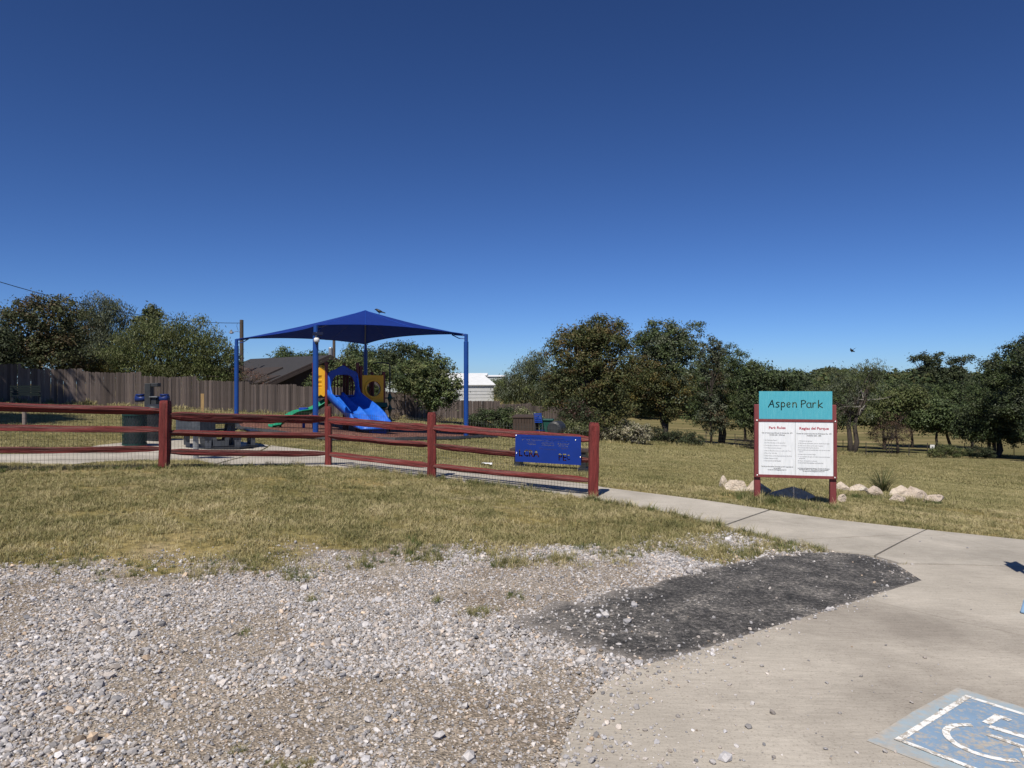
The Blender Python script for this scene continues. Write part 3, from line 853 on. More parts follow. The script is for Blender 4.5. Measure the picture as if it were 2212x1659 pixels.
k = ~bare(x, y)
sow('lawn_grass', tm, x[k], y[k], 0.7, 1.35, 'short mown lawn grass round the play area')
tf = [tuft_mesh(180 + k, 22, 0.22, 0.02, 0.05, 0.014, 1.3, 'grass_far') for k in range(8)]
x, y = cast(110000, -50, 52, 25, 60)
k = (np.abs(x) < 3.0 + 0.76 * y) & (y < 36 + (x + 25) * 1.0)
x, y = x[k], y[k]
k = ~inpoly(x, y, bed)
sow('lawn_grass', tf, x[k], y[k], 0.7, 1.4, 'far mown lawn sloping down to the trees')
# long unmown fringe, tufts in the gravel and beside slab, path and posts
tl = [tuft_mesh(220 + k, 20, 0.05, 0.06, 0.16, 0.006, 0.8, 'grass_near') for k in range(4)] + [tuft_mesh(230 + k, 22, 0.06, 0.03, 0.10, 0.007, 1.3, 'grass_green') for k in range(4)]
fx, fy = [], []
def strip(a, b_, n, wid):
    t = RNG.random(n)
    fx.extend(a[0] + (b_[0] - a[0]) * t + RNG.normal(0, wid, n)); fy.extend(a[1] + (b_[1] - a[1]) * t + RNG.normal(0, wid, n))
POST = [Vector((-8.15, 10.35)), Vector((-5.70, 11.8)), Vector((-3.47, 13.6)), Vector((-1.37, 12.3)), Vector((1.23, 10.9))]
strip(POST[2], POST[3], 120, 0.07); strip(POST[3], POST[4], 420, 0.10); strip(POST[1], POST[2], 70, 0.08); strip(POST[0], POST[1], 60, 0.1)
for p in POST[1:]:
    strip(p, p, 30, 0.10)
for a0, a1 in zip(path_lo[5:], path_lo[6:]):
    strip(a0 - Vector((0.03, 0.06, 0)), a1 - Vector((0.03, 0.06, 0)), 45, 0.04)
for a0, a1 in zip(mid_lo[1:], mid_lo[2:]):
    strip(a0 - Vector((0.03, 0.06, 0)), a1 - Vector((0.03, 0.06, 0)), 20, 0.05)
for px_, py_, n, wd_ in ((1040, 1320, 26, 0.08), (675, 1292, 12, 0.05), (525, 1361, 14, 0.05), (515, 1612, 26, 0.06), (600, 1645, 30, 0.09), (660, 1650, 26, 0.08), (450, 1238, 40, 0.14), (530, 1215, 40, 0.16), (640, 1243, 36, 0.12), (1110, 1283, 10, 0.05),
                         (1320, 1192, 60, 0.16), (1210, 1203, 30, 0.1), (930, 1205, 45, 0.14), (880, 1185, 50, 0.2), (1090, 1215, 18, 0.1), (780, 1215, 30, 0.14), (300, 1232, 30, 0.2), (1610, 1198, 22, 0.1), (1700, 1183, 30, 0.12), (940, 1295, 8, 0.04), (150, 1215, 50, 0.25)):
    q = PD(px_, py_); strip(q, q, n, wd_ * min(1.0, 0.35 + max(0.0, q.y - 3.0) * 0.16))
for u_, v_, n, wd_ in ((752, 497, 60, 0.16), (772, 503, 60, 0.2), (800, 507, 60, 0.2), (835, 510, 30, 0.1), (800, 497, 60, 0.10), (850, 497, 60, 0.25), (735, 490, 40, 0.12), (890, 500, 60, 0.2), (925, 503, 60, 0.2)):
    q = P(u_, v_); strip(q, q, n, wd_)
fx, fy = np.array(fx), np.array(fy)
k = ~bare(fx, fy, 0.03)
wk_ = np.clip((fy[k] - 1.8) / 7.5, 0.22, 1)
sow('weed_grass', tl, fx[k], fy[k], 0.5 * wk_, 1.1 * wk_, 'longer uncut weeds along posts, path edge and gravel')

# ================================================================== RED SPLIT RAIL FENCE
def rough_post(p, h, wd, seed, lean=(0, 0)):
    rr = random.Random(seed); off = Vector((seed * 3.1, seed * 1.7, 0))
    n, rings = 12, []
    hs = [-0.1, 0.0, 0.15, 0.3, 0.45, 0.6, 0.75, 0.9, 0.96, 1.0]
    V, Fc = [], []
    for i, t in enumerate(hs):
        z = t * h
        k = 1.0 if t < 0.97 else 0.86
        for j in range(n):
            a = 2 * math.pi * (j + 0.5) / n
            c, s = math.cos(a), math.sin(a)
            sq = 1 / max(abs(c), abs(s)) ** 0.75
            r = wd / 2 * sq * k * (1 + 0.16 * mnoise.noise(Vector((c * 1.3, s * 1.3, z * 3.2)) + off) + 0.07 * mnoise.noise(Vector((c * 4, s * 4, z * 9)) + off))
            V.append((p[0] + c * r + lean[0] * t, p[1] + s * r + lean[1] * t, p[2] + z + (0.012 * mnoise.noise(Vector((c, s, 9)) + off) if t >= 1 else 0)))
    for i in range(len(hs) - 1):
        for j in range(n):
            Fc.append((i * n + j, i * n + (j + 1) % n, (i + 1) * n + (j + 1) % n, (i + 1) * n + j))
    Fc.append(tuple((len(hs) - 1) * n + j for j in range(n)))
    return MB().add(V, Fc)
def rough_rail(p, q, r, seed, sag=0.014):
    off = Vector((seed * 2.3, seed * 5.9, 0)); p, q = Vector(p), Vector(q)
    L = (q - p).length; n = 12; m_ = 26
    d = (q - p).normalized(); a = Vector((d.y, -d.x, 0)).normalized(); b_ = a.cross(d)
    V, Fc = [], []
    for i in range(m_ + 1):
        t = i / m_
        c0 = p.lerp(q, t) + Vector((0, 0, -sag * math.sin(math.pi * t) + 0.007 * mnoise.noise(Vector((t * 5, 0, 0)) + off))) + a * 0.012 * mnoise.noise(Vector((t * 4, 7, 0)) + off)
        end = min(1.0, 0.55 + 5.5 * min(t, 1 - t))
        for j in range(n):
            g = 2 * math.pi * j / n
            c, s = math.cos(g), math.sin(g)
            wedge = 0.80 / max(math.cos(((g + seed * 1.3) % (2 * math.pi / 3)) - math.pi / 3), 0.62)      # split three ways: flat faces, sharp arrises
            rr = r * end * wedge * (1.12 + 0.16 * mnoise.noise(Vector((c * 1.2, s * 1.2, t * 2.6)) + off) + 0.16 * mnoise.noise(Vector((c * 3, s * 3, t * 7)) + off))
            V.append(c0 + a * c * rr * 0.85 + b_ * s * rr)
    for i in range(m_):
        for j in range(n):
            Fc.append((i * n + j, i * n + (j + 1) % n, (i + 1) * n + (j + 1) % n, (i + 1) * n + j))
    Fc.append(tuple(range(n - 1, -1, -1))); Fc.append(tuple(m_ * n + j for j in range(n)))
    return MB().add(V, Fc)
fence = thing('split_rail_fence', 'dark red split rail fence of rough timber with wire netting behind it', 'fence', gp(POST[4].x, POST[4].y))
PH = [1.14, 1.12, 1.12, 1.13, 1.13]
RH = [[(0.34, 0.66, 0.99), (0.335, 0.64, 0.955)], [(0.285, 0.595, 0.885), (0.235, 0.58, 0.89)], [(0.22, 0.57, 0.88), (0.215, 0.575, 0.87)], [(0.225, 0.575, 0.875), (0.245, 0.565, 0.875)]]
RR = (0.043, 0.042, 0.054)
for i, p in enumerate(POST):
    rough_post(gp(p.x, p.y), PH[i], (0.145, 0.15, 0.12, 0.15, 0.155)[i], 3 + i, ((0.0, 0), (0.02, 0), (0, 0), (0.0, 0), (0.012, 0))[i]).build('post', 'red_post', fence, smooth=False, world=True)
def fence_frame(i):
    a, b_ = POST[i], POST[i + 1]
    d = (b_ - a).normalized()
    return a, b_, d, Vector((-d.y, d.x))                  # the normal points away from the viewer's side
for i in range(4):
    a, b_, d, nrm = fence_frame(i)
    for k in range(3):
        z0, z1 = RH[i][0][k], RH[i][1][k]
        p = gp(a.x, a.y, z0) + Vector((d.x, d.y, 0)) * 0.03 - Vector((nrm.x, nrm.y, 0)) * 0.02
        q = gp(b_.x, b_.y, z1) - Vector((d.x, d.y, 0)) * 0.03 + Vector((nrm.x, nrm.y, 0)) * 0.02
        o = rough_rail(p, q, RR[k] * (1.12 if i == 1 and k == 2 else 1.0), 11 * i + k + 1).build('rail', 'red_wood', fence, world=True)
        fr_ = Matrix.Translation(p) @ (q - p).to_track_quat('X', 'Z').to_matrix().to_4x4()      # own axis along the timber, so its grain runs that way
        o.data.transform(fr_.inverted()); o.matrix_basis = fr_
    # welded wire netting stapled to the back
    net = MB()
    L = (b_ - a).length; back = 0.085
    def np_(s, h):
        q = a + d * s + nrm * back
        base = H(q.x, q.y)
        return Vector((q.x, q.y, base + h))
    top = 1.02 if i != 3 else 1.05
    s = 0.02
    while s < L:
        net.tube([np_(s, 0.0), np_(s + 0.006 * math.sin(s * 9), top)], 0.0019, 3, False)
        s += 0.0535
    h = 0.05
    while h <= top + 0.01:
        net.tube([np_(L * k / 6, h + 0.01 * math.sin(k * 2.1 + h * 5)) for k in range(7)], 0.0019, 3, False)
        h += 0.105
    net.build('wire_netting', 'wire', fence, world=True)

# ================================================================== LETTERING HELPERS
def text_mesh(lines, m, bold=0.0):
    """lines: (string, x, z, height, align, angle) in an x-z plane facing -y; one flat mesh"""
    bmj = bmesh.new()
    for s, x, z, h, al in lines:
        cu = bpy.data.curves.new('t', 'FONT'); cu.body = s; cu.size = h; cu.align_x = al; cu.align_y = 'CENTER'
        cu.offset = bold * h; cu.resolution_u = 3
        ob = bpy.data.objects.new('t', cu); COL.objects.link(ob)
        bpy.context.view_layer.update()
        me = bpy.data.meshes.new_from_object(ob.evaluated_get(bpy.context.evaluated_depsgraph_get()))
        me.transform(Matrix.Translation((x, 0, z)) @ Matrix.Rotation(R(90), 4, 'X'))
        bmj.from_mesh(me)
        bpy.data.meshes.remove(me); bpy.data.objects.remove(ob); bpy.data.curves.remove(cu)
    me = bpy.data.meshes.new('lettering'); bmj.to_mesh(me); bmj.free()
    me.materials.append(MATS[m])
    return me
def fit_lines(rows, m, bold, name, parent):
    """rows: (string, x_left, x_right, z, height): every row is squeezed to the width it has on the sign"""
    for s, xl, xr, z, h in rows:
        me = text_mesh([(s, 0, 0, h, 'LEFT')], m, bold)
        xs = [v.co.x for v in me.vertices]
        wd = max(xs) - min(xs)
        me.transform(Matrix.Translation((xl, 0, z)) @ Matrix.Diagonal(((xr - xl) / wd, 1, 1, 1)) @ Matrix.Translation((-min(xs), 0, 0)))
        link(name, me, RPAN[0] if xl < wm else RPAN[1])
def cut_plate(x0, x1, z0, z1, th, glyph_rows, strokes, m):
    """a metal plate with letters cut clean through: fonts as holes in a filled curve, hand-drawn strokes by boolean"""
    me = MB().box(((x0 + x1) / 2, 0, (z0 + z1) / 2), (x1 - x0, th, z1 - z0)).mesh('plate', None)
    gl_ = None
    if glyph_rows:
        bmj = bmesh.new()
        for st, xl, xr, z, h, bold in glyph_rows:
            tc = bpy.data.curves.new('t', 'FONT'); tc.body = st; tc.size = h; tc.align_y = 'CENTER'; tc.offset = bold * h; tc.resolution_u = 2; tc.extrude = th * 2
            ob = bpy.data.objects.new('t', tc); COL.objects.link(ob); bpy.context.view_layer.update()
            tm_ = bpy.data.meshes.new_from_object(ob.evaluated_get(bpy.context.evaluated_depsgraph_get()))
            xs = [v_.co.x for v_ in tm_.vertices]; mn, wd = min(xs), max(xs) - min(xs)
            tm_.transform(Matrix.Translation((xl, 0, z)) @ Matrix.Diagonal(((xr - xl) / wd, 1, 1, 1)) @ Matrix.Translation((-mn, 0, 0)) @ Matrix.Rotation(R(90), 4, 'X'))
            bmj.from_mesh(tm_)
            bpy.data.meshes.remove(tm_); bpy.data.objects.remove(ob); bpy.data.curves.remove(tc)
        bmesh.ops.remove_doubles(bmj, verts=bmj.verts[:], dist=1e-6)
        gl_ = bpy.data.meshes.new('glyphs'); bmj.to_mesh(gl_); bmj.free()
    if strokes or gl_:
        plate = bpy.data.objects.new('plate', me); COL.objects.link(plate)
        cut = MB()
        for pts, wd in strokes or []:
            for i in range(len(pts)):
                n = 10
                cut.add(*_cyl(pts[i], wd / 2, th * 1.5 + 0.0004 * i, n))
                if i + 1 < len(pts):
                    d = Vector(pts[i + 1]) - Vector(pts[i]); nn = Vector((-d.y, d.x)).normalized() * wd / 2
                    qs = [Vector(pts[i]) - nn, Vector(pts[i + 1]) - nn, Vector(pts[i + 1]) + nn, Vector(pts[i]) + nn]
                    t = th * 1.4 + 0.0005 * i
                    cut.add([(q.x, -t, q.y) for q in qs] + [(q.x, t, q.y) for q in qs], [(0, 1, 2, 3), (7, 6, 5, 4), (0, 4, 5, 1), (1, 5, 6, 2), (2, 6, 7, 3), (3, 7, 4, 0)])
        cme = cut.mesh('cut', None) if strokes else gl_
        bm = bmesh.new(); bm.from_mesh(cme); bmesh.ops.recalc_face_normals(bm, faces=bm.faces[:]); bm.to_mesh(cme); bm.free()
        co = bpy.data.objects.new('cut', cme); COL.objects.link(co)
        md = plate.modifiers.new('b', 'BOOLEAN'); md.operation = 'DIFFERENCE'; md.object = co; md.solver = 'EXACT'; md.use_self = True
        bpy.context.view_layer.update()
        out = bpy.data.meshes.new_from_object(plate.evaluated_get(bpy.context.evaluated_depsgraph_get()))
        bpy.data.objects.remove(plate); bpy.data.objects.remove(co)
        me = out
    me.materials.clear(); me.materials.append(MATS[m])
    return me
def _cyl(c, r, t, n):
    vs = [(c[0] + r * math.cos(2 * math.pi * k / n), -t, c[1] + r * math.sin(2 * math.pi * k / n)) for k in range(n)] + [(c[0] + r * math.cos(2 * math.pi * k / n), t, c[1] + r * math.sin(2 * math.pi * k / n)) for k in range(n)]
    return vs, [tuple(range(n)), tuple(range(2 * n - 1, n - 1, -1))] + [(k, (k + 1) % n, (k + 1) % n + n, k + n)[::-1] for k in range(n)]
def screw(c, r=0.011, dy=0.006):
    return MB().lathe([(r, 0), (r, dy * 0.5), (r * 0.6, dy)], (0, 0, 0), 10), c

# ================================================================== BLUE PLATE ON THE FENCE
a, b_, d, nrm = fence_frame(3)
Lf = (b_ - a).length
t0, t1 = 0.560, 0.942
pl_l, pl_r = a + d * (t0 * Lf), a + d * (t1 * Lf)
off = -nrm * 0.068
ang = math.atan2(d.y, d.x)
PW = (pl_r - pl_l).length
zt = EYE - 0.80; zb = EYE - 1.232
bs = thing('donor_plate', 'royal blue metal plate with cut out lettering screwed to the red fence', 'sign', (pl_l.x + off.x, pl_l.y + off.y, zb), ang)
PHt = zt - zb
rows = [('THIS PLAYGROUND WAS MADE POSSIBLE', 0.10, 0.86, 0.385, 0.026, 0.004), ('BY THE GENEROUS SUPPORT OF LOCAL', 0.12, 0.95, 0.352, 0.026, 0.004),
        ('WHOLE JOY', 0.22, 0.36, 0.318, 0.030, 0.008), ('COMMUNITY', 0.46, 0.67, 0.312, 0.030, 0.008), ('DEVELOPMENT', 0.73, 0.93, 0.308, 0.030, 0.008),
        ('THERSHIP', 0.22, 0.37, 0.284, 0.030, 0.008), ('WITH GRANT', 0.46, 0.68, 0.278, 0.030, 0.008), ('FROM THE', 0.76, 0.91, 0.274, 0.030, 0.008),
        ('DEEPLY', 0.80, 0.92, 0.240, 0.028, 0.008), ('TEN', 0.42, 0.485, 0.226, 0.034, 0.008), ('communities', 0.50, 0.72, 0.218, 0.030, 0.004),
        ('L', 0.065, 0.130, 0.135, 0.150, 0.030), ('C', 0.150, 0.235, 0.135, 0.150, 0.030), ('R', 0.245, 0.325, 0.135, 0.150, 0.030), ('A', 0.315, 0.425, 0.135, 0.150, 0.030),
        ('P', 0.755, 0.815, 0.100, 0.150, 0.02), ('E', 0.828, 0.885, 0.100, 0.150, 0.02), ('C', 0.890, 0.945, 0.105, 0.110, 0.02)]
pm_ = cut_plate(0, PW, 0, PHt, 0.005, rows, None, 'blue_plate')
plate_o = link('plate', pm_, bs)
for sx_, sz_ in ((0.012, PHt - 0.02), (0.018, 0.13), (PW - 0.012, 0.12), (PW - 0.09, PHt - 0.055)):
    mb_ = MB().lathe([(0.010, 0), (0.010, 0.003), (0.005, 0.006)], (0, 0, 0), 10)
    o = mb_.build('screw', 'bolt', plate_o); o.rotation_euler = (R(90), 0, 0); o.location = (sx_, -0.003, sz_)

# ================================================================== PARK SIGN
Lp, Rp = at(754.5, 400, 11.17), at(837, 400, 10.9)
Lp.z = Rp.z = 0
sd = (Rp - Lp); SW = sd.length; sang = math.atan2(sd.y, sd.x)
zb0 = H(Lp.x, Lp.y)
sign = thing('park_sign', 'teal and white park rules sign on dark red timber posts', 'sign', (Lp.x, Lp.y, zb0), sang)
def sz(zrel):
    return EYE + zrel - zb0
pw_ = 0.092
gl, grt = H(Lp.x, Lp.y) - zb0, H(Rp.x, Rp.y) - zb0
for x_, g_ in ((pw_ / 2, gl), (SW - pw_ / 2, grt)):
    top = sz(-0.317)
    p = MB().box((x_, 0.075, (top + g_ - 0.15) / 2), (pw_, 0.088, top - g_ + 0.15))
    p.build('post', 'sign_red', sign, bevel=0.008)
fz0, fz1 = sz(-1.443), sz(-0.543)
MB().box((SW / 2, 0.012, fz1 - 0.02), (SW + 0.004, 0.036, 0.04)).build('frame_rail', 'sign_red', sign, bevel=0.003)
MB().box((SW / 2, 0.012, fz0 + 0.022), (SW + 0.004, 0.036, 0.044)).build('frame_rail', 'sign_red', sign, bevel=0.003)
MB().box((0.031, 0.010, (fz0 + fz1) / 2), (0.060, 0.036, fz1 - fz0 - 0.088)).build('frame_rail', 'sign_red', sign, bevel=0.003)
MB().box((SW - 0.026, 0.010, (fz0 + fz1) / 2), (0.050, 0.036, fz1 - fz0 - 0.088)).build('frame_rail', 'sign_red', sign, bevel=0.003)
wx0, wx1, wz0, wz1 = 0.062, SW - 0.052, fz0 + 0.044, fz1 - 0.04
wm = (wx0 + wx1) / 2 - 0.004
RPAN = []
for x0_, x1_ in ((wx0, wm - 0.0015), (wm + 0.0015, wx1)):
    RPAN.append(MB().box(((x0_ + x1_) / 2, 0.008, (wz0 + wz1) / 2), (x1_ - x0_ - 0.001, 0.012, wz1 - wz0 - 0.002)).build('rules_panel', 'white_panel', sign))
WH = wz1 - wz0; WW = wx1 - wx0
def zx(px):                                            # x on the board from my reading of the 2212 px close-up
    return wx0 + (px - 100) / 1960.0 * WW
def zz(py, px):
    return wz1 - (py - (36 + (px - 100) * 0.0115)) / 1358.0 * WH
def rows_of(spec, hpx):
    return [(s, zx(xl), zx(xr), zz(y_, (xl + xr) / 2), hpx / 1358.0 * WH * 1.38) for s, xl, xr, y_ in spec]
fit_lines(rows_of([('Park', 375, 560, 195), ('Rules', 590, 815, 195), ('Reglas', 1180, 1455, 212), ('del', 1485, 1605, 210), ('Parque', 1640, 1945, 214)], 66), 'print_red', 0.022, 'heading', sign)
fit_lines(rows_of([('City of Cottonwood Shores Ordinance No. 1871', 185, 1000, 328), ('HOURS: 6AM - 10PM Daily', 390, 800, 380), ('Ciudad de Cottonwood Shores Ordinance No. 1871', 1105, 2020, 346), ('HORARIO: 6AM - 10PM', 1375, 1745, 398),
                          ('The City and Parks & Rec Committee are NOT responsible for', 170, 1020, 1192), ('any accidents.', 500, 690, 1236), ('In case of an Emergency Call 911', 345, 840, 1273),
                          ('La Ciudad de Cottonwood Shores y el comite de Parques y', 1140, 1980, 1228), ('Recreacion NO son responsable de ningun accidente.', 1175, 1940, 1262), ('En caso de una emergencia llame al 911', 1270, 1840, 1300)], 30), 'print_dark', 0.012, 'text_line', sign)
fit_lines(rows_of([('1. No Camping Allowed', 240, 585, 512), ('2. Do Not Ride Bikes on the Splash Pad', 240, 805, 582), ('3. Do Not Run on Pavement in the Water', 240, 845, 650), ('4. No Glass Containers Allowed', 240, 700, 712), ('5. Pets are Required to be on a Leash at All Times', 240, 960, 785), ('6. Play at Your Own Risk', 240, 585, 846),
                           ('7. Water Shoes are for Approved Splash Pad Only', 240, 980, 916), ('8. Please Dispose of Litter', 240, 610, 980), ('9. NO ALCOHOLIC BEVERAGES', 240, 690, 1045),
                           ('1. NO se permite acampar', 1145, 1515, 530), ('2. NO montar en bicicleta sobre la plataforma de agua', 1145, 1965, 592), ('3. NO correr en el pavimento mojado', 1145, 1790, 650), ('4. NO se permiten botellas de vidrio', 1145, 1685, 702), ('5. Se requiere que las mascotas esten con correa en todo', 1145, 1975, 760), ('momento', 1170, 1280, 802),
                           ('6. Juegue bajo su propio riesgo', 1145, 1600, 868), ('7. Los zapatos de agua son para el parque de agua', 1145, 1975, 930), ('solamente', 1170, 1325, 972), ('8. Favor de desechar la basura', 1145, 1640, 1036), ('9. NO SE PERMITEN BEBIDAS ALCOHOLICAS', 1145, 1800, 1092)], 27), 'print_grey', 0.0, 'text_line', sign)
for x_, z_ in ((0.035, fz1 - 0.022), (SW - 0.024, fz1 - 0.026), (0.04, fz0 + 0.03), (SW - 0.03, fz0 + 0.024)):
    o = MB().lathe([(0.012, 0), (0.012, 0.004), (0.006, 0.007)], (0, 0, 0), 10).build('bolt', 'bolt', sign); o.rotation_euler = (R(90), 0, 0); o.location = (x_, -0.007, z_)
# teal name board with its letters cut through
tz0, tz1 = sz(-0.540), sz(-0.112); tx0, tx1 = 0.068, SW - 0.064
def tl_(px, py):                                       # close-up pixel -> board
    return (tx0 + (px - 122) / 1910.0 * (tx1 - tx0), tz1 - (py - 38) / 695.0 * (tz1 - tz0))
def arc(cx, cy, rx, ry, a0, a1, n=9):
    return [(cx + rx * math.cos(R(a0 + (a1 - a0) * k / n)), cy - ry * math.sin(R(a0 + (a1 - a0) * k / n))) for k in range(n + 1)]
glyph = [
    [(372, 438), (470, 262), (515, 440)], [(415, 375), (492, 362)],                                     # A
    [(655, 318), (610, 312), (580, 335), (595, 358), (640, 385), (652, 415), (615, 440), (565, 432)],   # s
    [(712, 320), (712, 508)], arc(757, 375, 45, 58, 160, -170, 10),                                     # p
    [(858, 385), (930, 372)] + arc(905, 380, 48, 58, 10, 310, 11)[1:],                                   # e
    [(1015, 320), (1015, 438)], [(1015, 365), (1050, 322), (1090, 325), (1106, 360), (1108, 440)],       # n
    [(1240, 268), (1238, 438)], [(1240, 275), (1300, 262), (1345, 290), (1335, 330), (1290, 352), (1245, 355)],   # P
    arc(1430, 385, 52, 60, 60, 300, 11), [(1482, 325), (1480, 400), (1492, 445)],                          # a
    [(1535, 325), (1535, 440)], [(1535, 370), (1570, 322), (1610, 330)],                                 # r
    [(1680, 262), (1678, 445)], [(1775, 325), (1685, 390), (1780, 440)]]                                 # k
strokes = [([tl_(*p) for p in g_], 0.0155) for g_ in glyph]
tp = cut_plate(tx0, tx1, tz0, tz1, 0.006, [], strokes, 'teal_plate')
o = link('name_board', tp, sign); o.location.y = 0.016

# ================================================================== ROCKS ROUND THE SIGN
def rock(u0, u1, v0, v1, m, label, seed, depth=0.7, zz_=None):
    bp = P((u0 + u1) / 2, v1) if zz_ is None else gu((u0 + u1) / 2, zz_)
    z_ = bp.y; wd = (u1 - u0) * z_ / F_PX; ht = (v1 - v0) * z_ / F_PX if zz_ is None else at(0, v0, z_).z - bp.z
    bm = bmesh.new(); bmesh.ops.create_icosphere(bm, subdivisions=3, radius=1.0)
    off = Vector((seed * 7.3, seed * 3.9, seed * 1.1)); rr = random.Random(seed)
    planes = [(Vector((rr.uniform(-1, 1), rr.uniform(-1, 1), rr.uniform(-0.3, 1))).normalized(), rr.uniform(0.34, 0.66)) for _ in range(10)]
    for vt in bm.verts:
        c = vt.co.copy() * (1 + 0.25 * mnoise.noise(vt.co * 1.3 + off))
        for n_, k in planes:
            e = c.dot(n_) - k
            if e > 0:
                c -= n_ * e
        c *= 1 + 0.05 * mnoise.noise(vt.co * 3 + off) + rr.uniform(-0.035, 0.035)
        vt.co = c
    xs = [vt.co.x for vt in bm.verts]; zs = [vt.co.z for vt in bm.verts]
    sx_, sz_ = wd / (max(xs) - min(xs)), ht * 1.22 / (max(zs) - min(zs))
    for vt in bm.verts:
        vt.co = Vector(((vt.co.x - (max(xs) + min(xs)) / 2) * sx_, vt.co.y * wd * depth / 2, (vt.co.z - max(zs)) * sz_ + ht))
    me = bpy.data.meshes.new('rock'); bm.to_mesh(me); bm.free(); me.materials.append(MATS[m])
    o = link('rock', me); o.location = (bp.x, bp.y + wd * depth * 0.25, bp.z)
    return tag(o, label, 'rock', 'boulders round the park sign')
rock(720, 730, 475.5, 489, 'rock_pale', 'small upright pale pointed stone at the end of the row', 1)
rock(726, 747, 480, 492, 'rock_pale', 'pale cream boulder just beyond the sign post, in the sun', 2)
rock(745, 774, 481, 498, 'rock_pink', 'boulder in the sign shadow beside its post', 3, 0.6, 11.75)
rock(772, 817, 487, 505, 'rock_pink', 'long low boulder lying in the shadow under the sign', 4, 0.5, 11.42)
rock(837, 851, 482, 491, 'rock_pale', 'small pale stone just past the far sign post', 5)
rock(849, 868, 484, 492, 'rock_pale', 'low flat pale stone half sunk in grass', 6)
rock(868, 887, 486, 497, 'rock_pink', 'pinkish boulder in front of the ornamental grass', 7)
rock(890, 912, 486, 498, 'rock_pale', 'bright cream boulder next to the ornamental grass', 8)
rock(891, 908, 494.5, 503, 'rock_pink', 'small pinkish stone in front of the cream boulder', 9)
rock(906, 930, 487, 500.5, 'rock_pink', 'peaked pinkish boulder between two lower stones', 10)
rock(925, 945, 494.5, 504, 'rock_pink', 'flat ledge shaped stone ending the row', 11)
rock(838, 847, 494, 503, 'rock_pink', 'fist sized stone at the foot of the far sign post', 12)

def blade_plant(name, loc, n, h0, h1, spread, wd, label, cols, seed, cat='plant', droop=0.5):
    rr = random.Random(seed); V, Fc, T = [], [], []
    for k in range(n):
        a = rr.uniform(0, 6.283); d0 = rr.uniform(0, spread * 0.2); h = rr.uniform(h0, h1); out = spread * rr.uniform(0.2, 1.0)
        c_ = cols[rr.randrange(len(cols))]; j = rr.uniform(0.8, 1.2)
        s_ = Vector((-math.sin(a), math.cos(a), 0)) * wd / 2
        o_ = len(V); m_ = 5
        for i in range(m_ + 1):
            t = i / m_
            p = Vector((math.cos(a) * (d0 + out * t ** 1.6), math.sin(a) * (d0 + out * t ** 1.6), h * (t - droop * t ** 3 * out / spread)))
            ww = s_ * (1 - 0.85 * t)
            V += [p - ww, p + ww]; T += [[q * j for q in c_]] * 2
        for i in range(m_):
            Fc.append((o_ + 2 * i, o_ + 2 * i + 1, o_ + 2 * i + 3, o_ + 2 * i + 2))
    me = np_mesh('blades', np.array([tuple(v_) for v_ in V]), np.array(Fc), 'leaf', np.array(T))
    t_ = thing(name, label, cat, loc)
    link('blades', me, t_)
    return t_
q = P(882, 492)
blade_plant('ornamental_grass', q, 150, 0.30, 0.75, 0.80, 0.013, 'tall arching ornamental grass behind the boulders', [(0.07, 0.10, 0.035), (0.11, 0.12, 0.05), (0.16, 0.14, 0.07)], 3)
q = P(803, 498)
blade_plant('ornamental_grass', q, 90, 0.14, 0.28, 0.22, 0.010, 'short green grass clump in the sign shadow', [(0.06, 0.11, 0.03), (0.08, 0.13, 0.04)], 4)

# ================================================================== SHADE CANOPY
CF, CR, CL = Vector((-6.0, 22.0)), Vector((-1.65, 25.9)), Vector((-10.98, 28.7))
CB = CR + CL - CF
EV = EYE + 1.80                                          # eave height
can = thing('shade_canopy', 'royal blue fabric shade canopy on four blue steel posts over the playground', 'canopy', gp(CF.x, CF.y))
apex = at(365.5, 310.5, 27.1)
cx_, cy_ = (CF.x + CB.x) / 2, (CF.y + CB.y) / 2
for c_ in (CF, CR, CB, CL):
    g0 = gp(c_.x, c_.y)
    MB().lathe([(0.085, -0.1), (0.085, EV - g0.z - 0.28), (0.066, EV - g0.z - 0.27), (0.066, EV - g0.z - 0.01)], g0, 16).build('post', 'post_blue', can, smooth=False, world=True)
    inn = Vector((apex.x - c_.x, apex.y - c_.y, 0)).normalized()
    k_ = MB()
    k_.tube([Vector((c_.x, c_.y, EV - 0.02)) + inn * t for t in (0.0, 0.25)] , 0.03, 8)
    for dz_ in (0.0, -0.11):
        k_.tube([Vector((c_.x, c_.y, EV - 0.06 + dz_)), Vector((c_.x, c_.y, EV - 0.04 + dz_)) + inn * 0.28, Vector((c_.x, c_.y, EV - 0.02)) + inn * 0.55], 0.018, 6)
    k_.build('corner_bracket', 'post_blue', can, world=True)
corners = [CF, CR, CB, CL]
HEM = [(0.42, 0.30), (0.42, 0.2), (0.42, 0.2), (0.62, 0.10)]      # how far each hem is drawn in, and lifted, at its middle
nU, nV = 18, 12
bmc = MB(); SEAM = []
